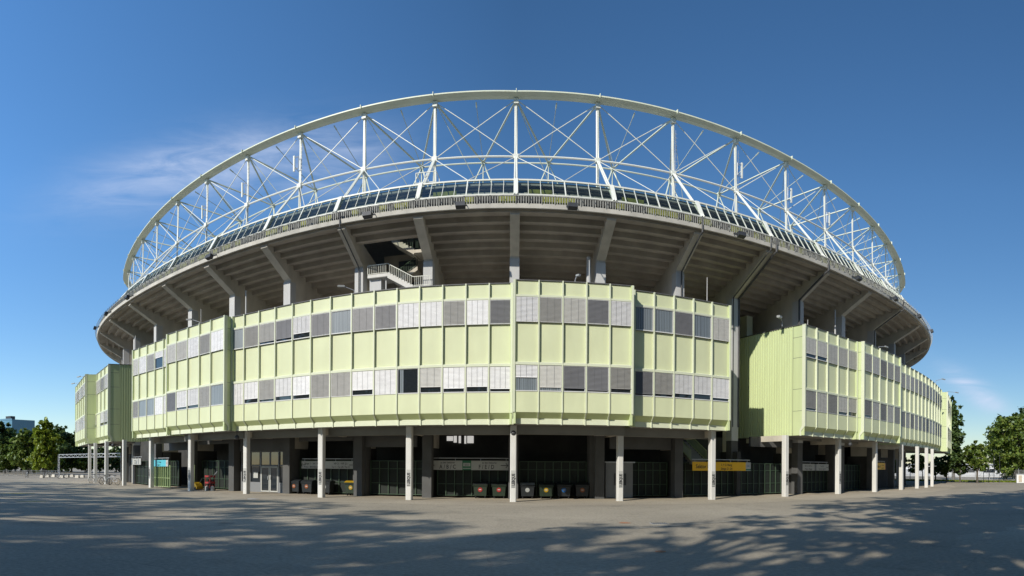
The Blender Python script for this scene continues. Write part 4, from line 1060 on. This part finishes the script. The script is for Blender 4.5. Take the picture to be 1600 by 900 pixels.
def put(t, x, y, s=1.0, rz=0.0, label=None, first=False, group=None, sz=None):
    o = t if first else copy_thing(t, label, group)
    if label: o['label'] = label
    if group: o['group'] = group
    o.location = (x, y, 0); o.rotation_euler = (0, 0, rz); o.scale = (s, s, sz or s)
    return o
def AZ(px, r):                                  # ground spot at a bearing (in photo columns) and distance
    th = (px - 802) / F; return r * math.sin(th), r * math.cos(th)

# left: park trees beyond the car park
GL = 'trees beyond the car park at left'
td = make_tree('dense_tree', 11, 9, LEAF['dark'], 7000, .50, .07, seed=1, lobes=20)
tm = make_tree('park_tree', 10, 8, LEAF['mid'], 6500, .46, .08, seed=2, lobes=18)
tlg = make_tree('bright_tree', 12, 7.5, LEAF['light'], 9000, .42, .05, 'egg', seed=3, lobes=24)
put(td, *AZ(-8, 150), 1.15, 0, 'dark dense tree at the left edge, in front of the glass tower', True, GL)
put(td, *AZ(24, 172), 1.0, 1.1, 'dark rounded tree below the glass tower', group=GL)
put(tm, *AZ(44, 128), .92, .5, 'mid green tree between the glass tower and the bright tree', True, GL)
put(tlg, *AZ(70, 122), .93, 0, 'bright yellow green tree, tallest of the left trees', True, GL)
put(td, *AZ(92, 150), .98, 2.0, 'dark tree just right of the bright tree', group=GL)
put(td, *AZ(112, 160), .92, 3.0, 'dark tree touching the farthest left green block', group=GL)
put(tm, *AZ(133, 150), .60, 2.6, 'mid green tree seen between the first two left columns', group=GL)
put(td, *AZ(156, 160), .62, 4.2, 'dark tree seen between the second and third left columns', group=GL)
put(td, *AZ(182, 165), .62, 5.2, 'dark tree seen beside the fourth left column', group=GL)
put(tm, *AZ(8, 132), .62, 4.4, 'low mid green tree at the left edge behind the white barriers', group=GL)
put(td, *AZ(58, 165), .95, 0.7, 'dark tree partly hidden behind the bright tree', group=GL)
put(td, *AZ(-30, 170), 1.2, 0.3, 'dark tree at the very left edge, farthest left of all', group=GL)
# right
GR = 'trees by the fence at right'
tp = make_tree('poplar', 14, 3.2, LEAF['dark'], 5200, .34, .08, 'poplar', 18, seed=4)
put(tp, *AZ(1490, 118), 1.12, 0, 'tall narrow poplar beside the farthest right end block', True, GR)
tb = make_tree('broad_tree', 13, 11.5, LEAF['mid'], 9500, .40, .10, seed=5, lobes=20)
put(tb, *AZ(1588, 100), .80, 0, 'broad bright green tree at the right edge, standing in front', True, GR)
put(td, *AZ(1592, 128), 1.26, 1.0, 'tall dark tree behind the broad tree at the right edge', group=GR)
ts = make_tree('street_tree', 6.2, 4.6, LEAF['mid'], 3200, .30, .30, seed=6, lobes=10)
ts2 = make_tree('young_tree', 5.6, 4.4, LEAF['dark'], 3000, .30, .32, seed=8, lobes=9)
put(ts, *AZ(1527, 92), .97, 0, 'small green street tree right of the poplar, in front of the fence', True, GR)
put(ts2, *AZ(1500, 94), .80, 0, 'small dark street tree in front of the poplar', True, GR)
put(ts2, *AZ(1479, 96), .72, 1.7, 'small dark tree just right of the last column', group=GR)
put(ts2, *AZ(1462, 104), .72, 2.7, 'small dark tree seen between the last columns', group=GR)
put(ts, *AZ(1432, 104), .75, 2.7, 'small green tree seen between the columns at right, left of two others', group=GR)
put(ts, *AZ(1404, 106), .75, 1.3, 'small green tree seen beside the pale panel at right', group=GR)
# tall trees beside and behind the viewer that shade the foreground
GB = 'tall trees shading the asphalt'
LBL = 'tall leafy tree casting its dappled shade over the asphalt'
tx = make_tree('shade_tree', 29, 17, LEAF['mid'], 2700, .48, .3, 'open', seed=12, lobes=34, label=LBL, group=GB)
for i, (x, y, s, rz) in enumerate([(-66, 19, 1.0, 0), (-52, 11, 1.05, 1), (-39, -1, 1.08, 2.2), (-47, -2, 1.1, .4), (-34, -9, 1.1, 5.1), (-29, -14, 1.15, 3.1), (-22, -12, .95, 2.2), (-1, -9, .95, 2.6), (8, -8, .9, 4.8), (6, 0, 1.15, 3.6), (-3, -4, 1.15, .3), (-12, -3, .85, 5.2), (10, -6, 1.1, 2.0), (-7, -17, 1.05, 5.5), (3, -1, 1.2, .6), (11, 0, 1.2, 2.9), (18, 1, 1.2, 1.6), (26, 8, 1.15, .9), (34, 12, 1.1, 4.4), (-36, -18, 1.1, 2.7), (-50, -14, 1.1, 2), (14, -24, 1.2, 3.3), (-70, -8, 1.1, 3), (-12, -34, 1.2, 1), (-28, -38, 1.2, 2), (2, -42, 1.2, 3), (30, -24, 1.2, 4), (44, -16, 1.2, 5), (-45, -34, 1.2, 0), (22, -42, 1.2, 1.2)]):
    put(tx, x, y - 4.0, s, rz, LBL, i == 0, GB)

# ------------------------------------------------------------------ left background
gt = thing('glass_tower', (*AZ(10, 420), 0), 'distant blue glass office building with a curved roof above the left trees', 'building')
c = Vector((*AZ(8, 420), 0)); mb = MB(); rt = MB(); fb = [MB() for _ in range(9)]
prev = None
for i in range(13):
    u = -1 + 2 * i / 12
    x = c.x + u * 17; y = c.y - 7 * math.cos(u * 1.3) - u * 8; zt = 30.5 + 1.6 * (1 - abs(u)) * .6 + u * .5
    cur = (Vector((x, y, 0)), zt)
    if prev:
        mb.poly([prev[0], cur[0], cur[0] + Vector((0, 0, cur[1])), prev[0] + Vector((0, 0, prev[1]))])
        for k in range(9): zz = 3 + 3.1 * k; fb[k].poly([prev[0] + Vector((-.05, -.1, zz)), cur[0] + Vector((-.05, -.1, zz)), cur[0] + Vector((-.05, -.1, zz + .45)), prev[0] + Vector((-.05, -.1, zz + .45))])
        rt.poly([prev[0] + Vector((0, -.2, prev[1] - .5)), cur[0] + Vector((0, -.2, cur[1] - .5)), cur[0] + Vector((0, -.2, cur[1] + .5)), prev[0] + Vector((0, -.2, prev[1] + .5))])
        mb.poly([prev[0] + Vector((0, 0, prev[1])), cur[0] + Vector((0, 0, cur[1])), cur[0] + Vector((3, 18, cur[1])), prev[0] + Vector((3, 18, prev[1]))])
    prev = cur
e = prev[0]; mb.poly([e, e + Vector((3, 18, 0)), e + Vector((3, 18, prev[1])), e + Vector((0, 0, prev[1]))])
obj('curtain_wall', mb, M['bluegl'], gt); BB = mat('blue_grey_band', (0.10, 0.22, 0.31), .4, .1); obj('roof_edge', rt, BB, gt)
for q_ in fb: obj('floor_band', q_, BB, gt)
mb = MB(); mb.box((c.x + 5, c.y, 33), (5, 4, 2.2)); obj('roof_plant', mb, M['dark'], gt)
# overhead truss gantry
ga = thing('truss_gantry', (*AZ(92, 96), 0), 'white overhead truss gantry on a lattice leg beyond the left columns', 'gantry')
g0, g1 = Vector((*AZ(92, 96), 0)), Vector((*AZ(190, 82), 0)); mb = MB(); L = (g1 - g0).length; d = (g1 - g0).normalized()
for z in (3.05, 3.5): mb.tube(g0 + Vector((0, 0, z)), g1 + Vector((0, 0, z)), .05, 5)
k = int(L / .6)
for i in range(k):
    mb.tube(g0 + d * (L * i / k) + Vector((0, 0, 3.05 if i % 2 else 3.5)), g0 + d * (L * (i + 1) / k) + Vector((0, 0, 3.5 if i % 2 else 3.05)), .032, 4)
obj('beam', mb, M['galv'], ga)
for p in (g0, g1):
    mb = MB()
    for s in (-.2, .2): mb.tube(p + d * s, p + d * s + Vector((0, 0, 3.5)), .05, 5)
    for i in range(8): mb.tube(p + d * (.2 if i % 2 else -.2) + Vector((0, 0, .4 * i + .1)), p + d * (-.2 if i % 2 else .2) + Vector((0, 0, .4 * i + .5)), .03, 4)
    obj('leg', mb, M['galv'], ga)
# low white barrier elements
GBR = 'low white barriers across the car park at left'
def barrier():
    r = thing('barrier', (0, 0, 0), 'low white barrier in the long row across the far car park', 'barrier', GBR)
    mb = MB(); mb.path([(-1.0, 0, .05), (-1.0, 0, .95), (1.0, 0, .95), (1.0, 0, .05)], .03, 5); mb.tube((-1, 0, .2), (1, 0, .2), .025, 5); obj('frame', mb, M['steelw'], r, local=True)
    mb = MB()
    for i in range(1, 12): mb.tube((-1 + i / 6, 0, .2), (-1 + i / 6, 0, .95), .016, 4)
    obj('bars', mb, M['steelw'], r, local=True); return r
b0 = barrier()
for i, px in enumerate(np.arange(2, 92, 7.4)):
    o = b0 if i == 0 else copy_thing(b0)
    x, y = AZ(px, 100 + 6 * (i % 2)); o.location = (x, y, 0); o.rotation_euler = (0, 0, rad(47 - i * .6)); o.scale = (.42, .42, 1)
# bollard blocks and bikes
GBL = 'white concrete blocks under the gantry'
for i, px in enumerate((66, 75, 84, 97, 105, 113, 121, 129)):
    x, y = AZ(px, 92 + 3 * (i % 3)); mb = MB()
    mb.hexa([(x - .36, y - .2, 0), (x + .36, y - .2, 0), (x + .36, y + .2, 0), (x - .36, y + .2, 0), (x - .28, y - .12, .40), (x + .28, y - .12, .40), (x + .28, y + .12, .40), (x - .28, y + .12, .40)])
    tag(obj('concrete_block', mb, M['conc']), 'low off-white concrete block on the asphalt near the truss gantry', 'concrete block', GBL)
def bike():
    r = thing('bicycle', (0, 0, 0), '', 'bicycle', 'bicycles parked at left'); k = .85
    for x in (-.52, .52):
        mb = MB(); n = 16
        pts = [(x + .33 * math.cos(2 * math.pi * i / n), 0, .34 + .33 * math.sin(2 * math.pi * i / n)) for i in range(n + 1)]
        mb.path(pts, .022, 5)
        for i in range(0, n, 2): mb.tube((x, 0, .34), pts[i], .006, 3)
        obj('wheel', mb, M['rubber'], r, local=True)
    mb = MB(); A, B, C_, D_ = (-.52, 0, .34), (-.15, 0, .82), (-.05, 0, .32), (.38, 0, .80)
    for p, q in ((A, B), (A, C_), (B, C_), (C_, D_), (B, D_), (D_, (.52, 0, .34))): mb.tube(p, q, .022, 5)
    obj('frame', mb, M['galv'], r, local=True)
    mb = MB(); mb.box((-.2, 0, .93), (.26, .14, .07)); mb.tube((-.15, 0, .8), (-.2, 0, .92), .018, 5); obj('saddle', mb, M['dark'], r, local=True)
    mb = MB(); mb.tube((.38, 0, .8), (.34, 0, 1.0), .018, 5); mb.tube((.34, -.28, 1.0), (.34, .28, 1.0), .018, 5); obj('handlebar', mb, M['dark'], r, local=True)
    return r
bk = bike()
for i, (px, rr, lab) in enumerate(((150, 66, 'bicycle parked between the second and third left columns'), (166, 62, 'bicycle parked right of the third left column, left one'), (171, 61, 'bicycle parked between two others right of the third left column'), (177, 60, 'bicycle parked nearest the fourth left column'), (98, 88, 'bicycle standing by the leg of the truss gantry'), (71, 90, 'bicycle standing alone left of the gantry among the blocks'), (42, 92, 'bicycle standing by the white barriers'))):
    o = bk if i == 0 else copy_thing(bk); o['label'] = lab
    x, y = AZ(px, rr); o.location = (x, y, 0.005); o.rotation_euler = (0, 0, .4 + i * .9)

# ------------------------------------------------------------------ right background
fc = thing('metal_fence', (*AZ(1540, 108), 0), 'grey metal mesh fence along the far right edge of the forecourt', 'fence')
f0, f1 = Vector((*AZ(1385, 112), 0)), Vector((*AZ(1660, 96), 0)); Lf = (f1 - f0).length; df = (f1 - f0).normalized()
mb = MB()
for i in range(int(Lf / .22)): p = f0 + df * (i * .22); mb.tube(p + Vector((0, 0, .1)), p + Vector((0, 0, 1.95)), .034, 4, caps=False)
for z in (.12, 1.0, 1.95): mb.tube(f0 + Vector((0, 0, z)), f1 + Vector((0, 0, z)), .025, 4)
obj('bars', mb, M['galv'], fc)
for i in range(int(Lf / 2.6) + 1):
    p = f0 + df * (i * 2.6); mb = MB(); mb.tube(p, p + Vector((0, 0, 2.1)), .05, 6); mb.tube(p + Vector((0, 0, 2.1)), p + Vector((0, 0, 2.15)), .06, 6); obj('post', mb, M['galv'], fc)
GP = 'tall dark poles behind the fence at right'
for px, hh, s in ((1537, 3.6, 'leftmost'), (1545, 4.1, 'second from left'), (1553, 4.2, 'third from left'), (1562, 4.3, 'rightmost')):
    x, y = AZ(px, 96); mb = MB(); mb.tube((x, y, 0), (x, y, hh), .05, 6, .035); mb.tube((x, y, 0), (x, y, .12), .1, 8)
    tag(obj('dark_pole', mb, M['dark']), f'tall thin dark pole by the fence at right, {s} of four', 'pole', GP)
wb = thing('low_white_building', (*AZ(1530, 175), 0), 'long low white building behind the fence at right', 'building')
p0, p1 = Vector((*AZ(1380, 185), 0)), Vector((*AZ(1600, 165), 0)); db = (p1 - p0).normalized(); nb = Vector((-db.y, db.x, 0))
mb = MB(); q_ = [p0, p1, p1 + nb * 10, p0 + nb * 10]; mb.hexa(q_ + [p + Vector((0, 0, 3.3)) for p in q_]); obj('wall', mb, M['stone'], wb)
for i in range(7):
    u = (p1 - p0).length * (.06 + .135 * i); c = p0 + db * u - nb * .05; mb = MB(); q_ = [c, c + db * 3.4, c + db * 3.4 + nb * .04, c + nb * .04]
    mb.hexa([p + Vector((0, 0, 1.2)) for p in q_] + [p + Vector((0, 0, 2.2)) for p in q_]); obj('window', mb, M['pane'], wb)
mb = MB(); q_ = [p0 - nb * .4, p1 - nb * .4, p1 + nb * 10, p0 + nb * 10]; mb.hexa([p + Vector((0, 0, 3.3)) for p in q_] + [p + Vector((0, 0, 3.55)) for p in q_]); obj('roof', mb, M['galv'], wb)
x, y = AZ(1594, 92); ub = thing('utility_box', (x, y, 0), 'small off-white utility cabinet by the fence at the right edge', 'cabinet')
mb = MB(); mb.box((x, y, .66), (1.1, .6, 1.26), -.7); obj('body', mb, M['stone'], ub)
mb = MB(); mb.box((x, y, 1.33), (1.22, .72, .08), -.7); obj('lid', mb, M['galv'], ub)
mb = MB(); mb.box((x - .20, y - .235, .66), (.5, .03, 1.0), -.7); obj('door', mb, mat('beige_door', (.45, .38, .28)), ub)
# grass verge by the fence: many short blades in one sheet
n = 5200; u = rng.random(n); v = rng.random(n)
base = np.array([[*(f0 + df * (Lf * a) - Vector((-df.y, df.x, 0)) * (.2 + b * 2.2))] for a, b in zip(u, v)])
nr = rng.normal(size=(n, 3)) * np.array([1, 1, .15]); nr /= np.linalg.norm(nr, axis=1)[:, None]
base[:, 2] = .10
me = quads_mesh('grass_verge', base, nr, .22 * (.6 + .8 * rng.random(n)), LEAF['light'], 1.6)
go = bpy.data.objects.new('grass_verge', me); COL.objects.link(go); go['kind'] = 'stuff'; go['label'] = 'strip of short green grass along the right fence'
# worn paint marks and a manhole on the asphalt
GM = 'worn paint marks on the asphalt'
def paint(pts, m_, label):
    mb = MB(); mb.poly([(x, y, .006) for x, y in pts]); o = obj('paint_mark', mb, m_); tag(o, label, 'paint mark', GM)
def blotch(px, py, wx, wy, m_, label):
    th = (px - 802) / F; r = EYE * F / (py - YH - 968 * ROLL * math.sin(th)); c = Vector((r * math.sin(th), r * math.cos(th))); q = random.Random(int(px))
    d = Vector((math.sin(th), math.cos(th))); t = Vector((math.cos(th), -math.sin(th)))
    pts = [c + t * (wx * math.cos(k * .7) * (.7 + .5 * q.random())) + d * (wy * math.sin(k * .7) * (.6 + .6 * q.random())) for k in range(9)]
    paint([(p.x, p.y) for p in pts], m_, label)
MY, MO = mat('worn_yellow_paint', (.36, .31, .10), .9, .35, 4), mat('worn_orange_paint', (.34, .15, .07), .9, .35, 6)
blotch(26, 771, 1.3, .5, MY, 'worn yellow paint mark at the left edge, the farther one')
blotch(50, 783.5, .9, .3, MY, 'worn yellow paint mark at left, the nearer one')
blotch(1032, 862, .16, .20, MO, 'worn orange paint mark in the foreground right of the middle, the nearer one')
blotch(976, 817, .22, .3, MO, 'worn orange paint mark right of the middle, the farther one')
for x, y, lab in ((5.2, 21.6, 'square iron drain grate in the sunlit asphalt before the middle block'), (-9.5, 27.5, 'square iron drain grate in the shade before the long curved block')):
    g_ = thing('drain_grate', (x, y, 0), lab, 'drain grate')
    mb = MB(); mb.box((x, y, .006), (.6, .6, .010)); obj('frame', mb, M['galv'], g_)
    mb = MB()
    for i in range(7): mb.box((x - .24 + .08 * i, y, .0135), (.045, .5, .004))
    obj('slat', mb, M['dark'], g_)
mc = MB(); mc.tube((-15.0, 33.6, .003), (-15.0, 33.6, .012), .36, 24); mc.tube((-15.0, 33.6, .012), (-15.0, 33.6, .017), .30, 24)
tag(obj('manhole_cover', mc, M['galv']), 'round iron manhole cover in the pavement left of the middle', 'manhole')
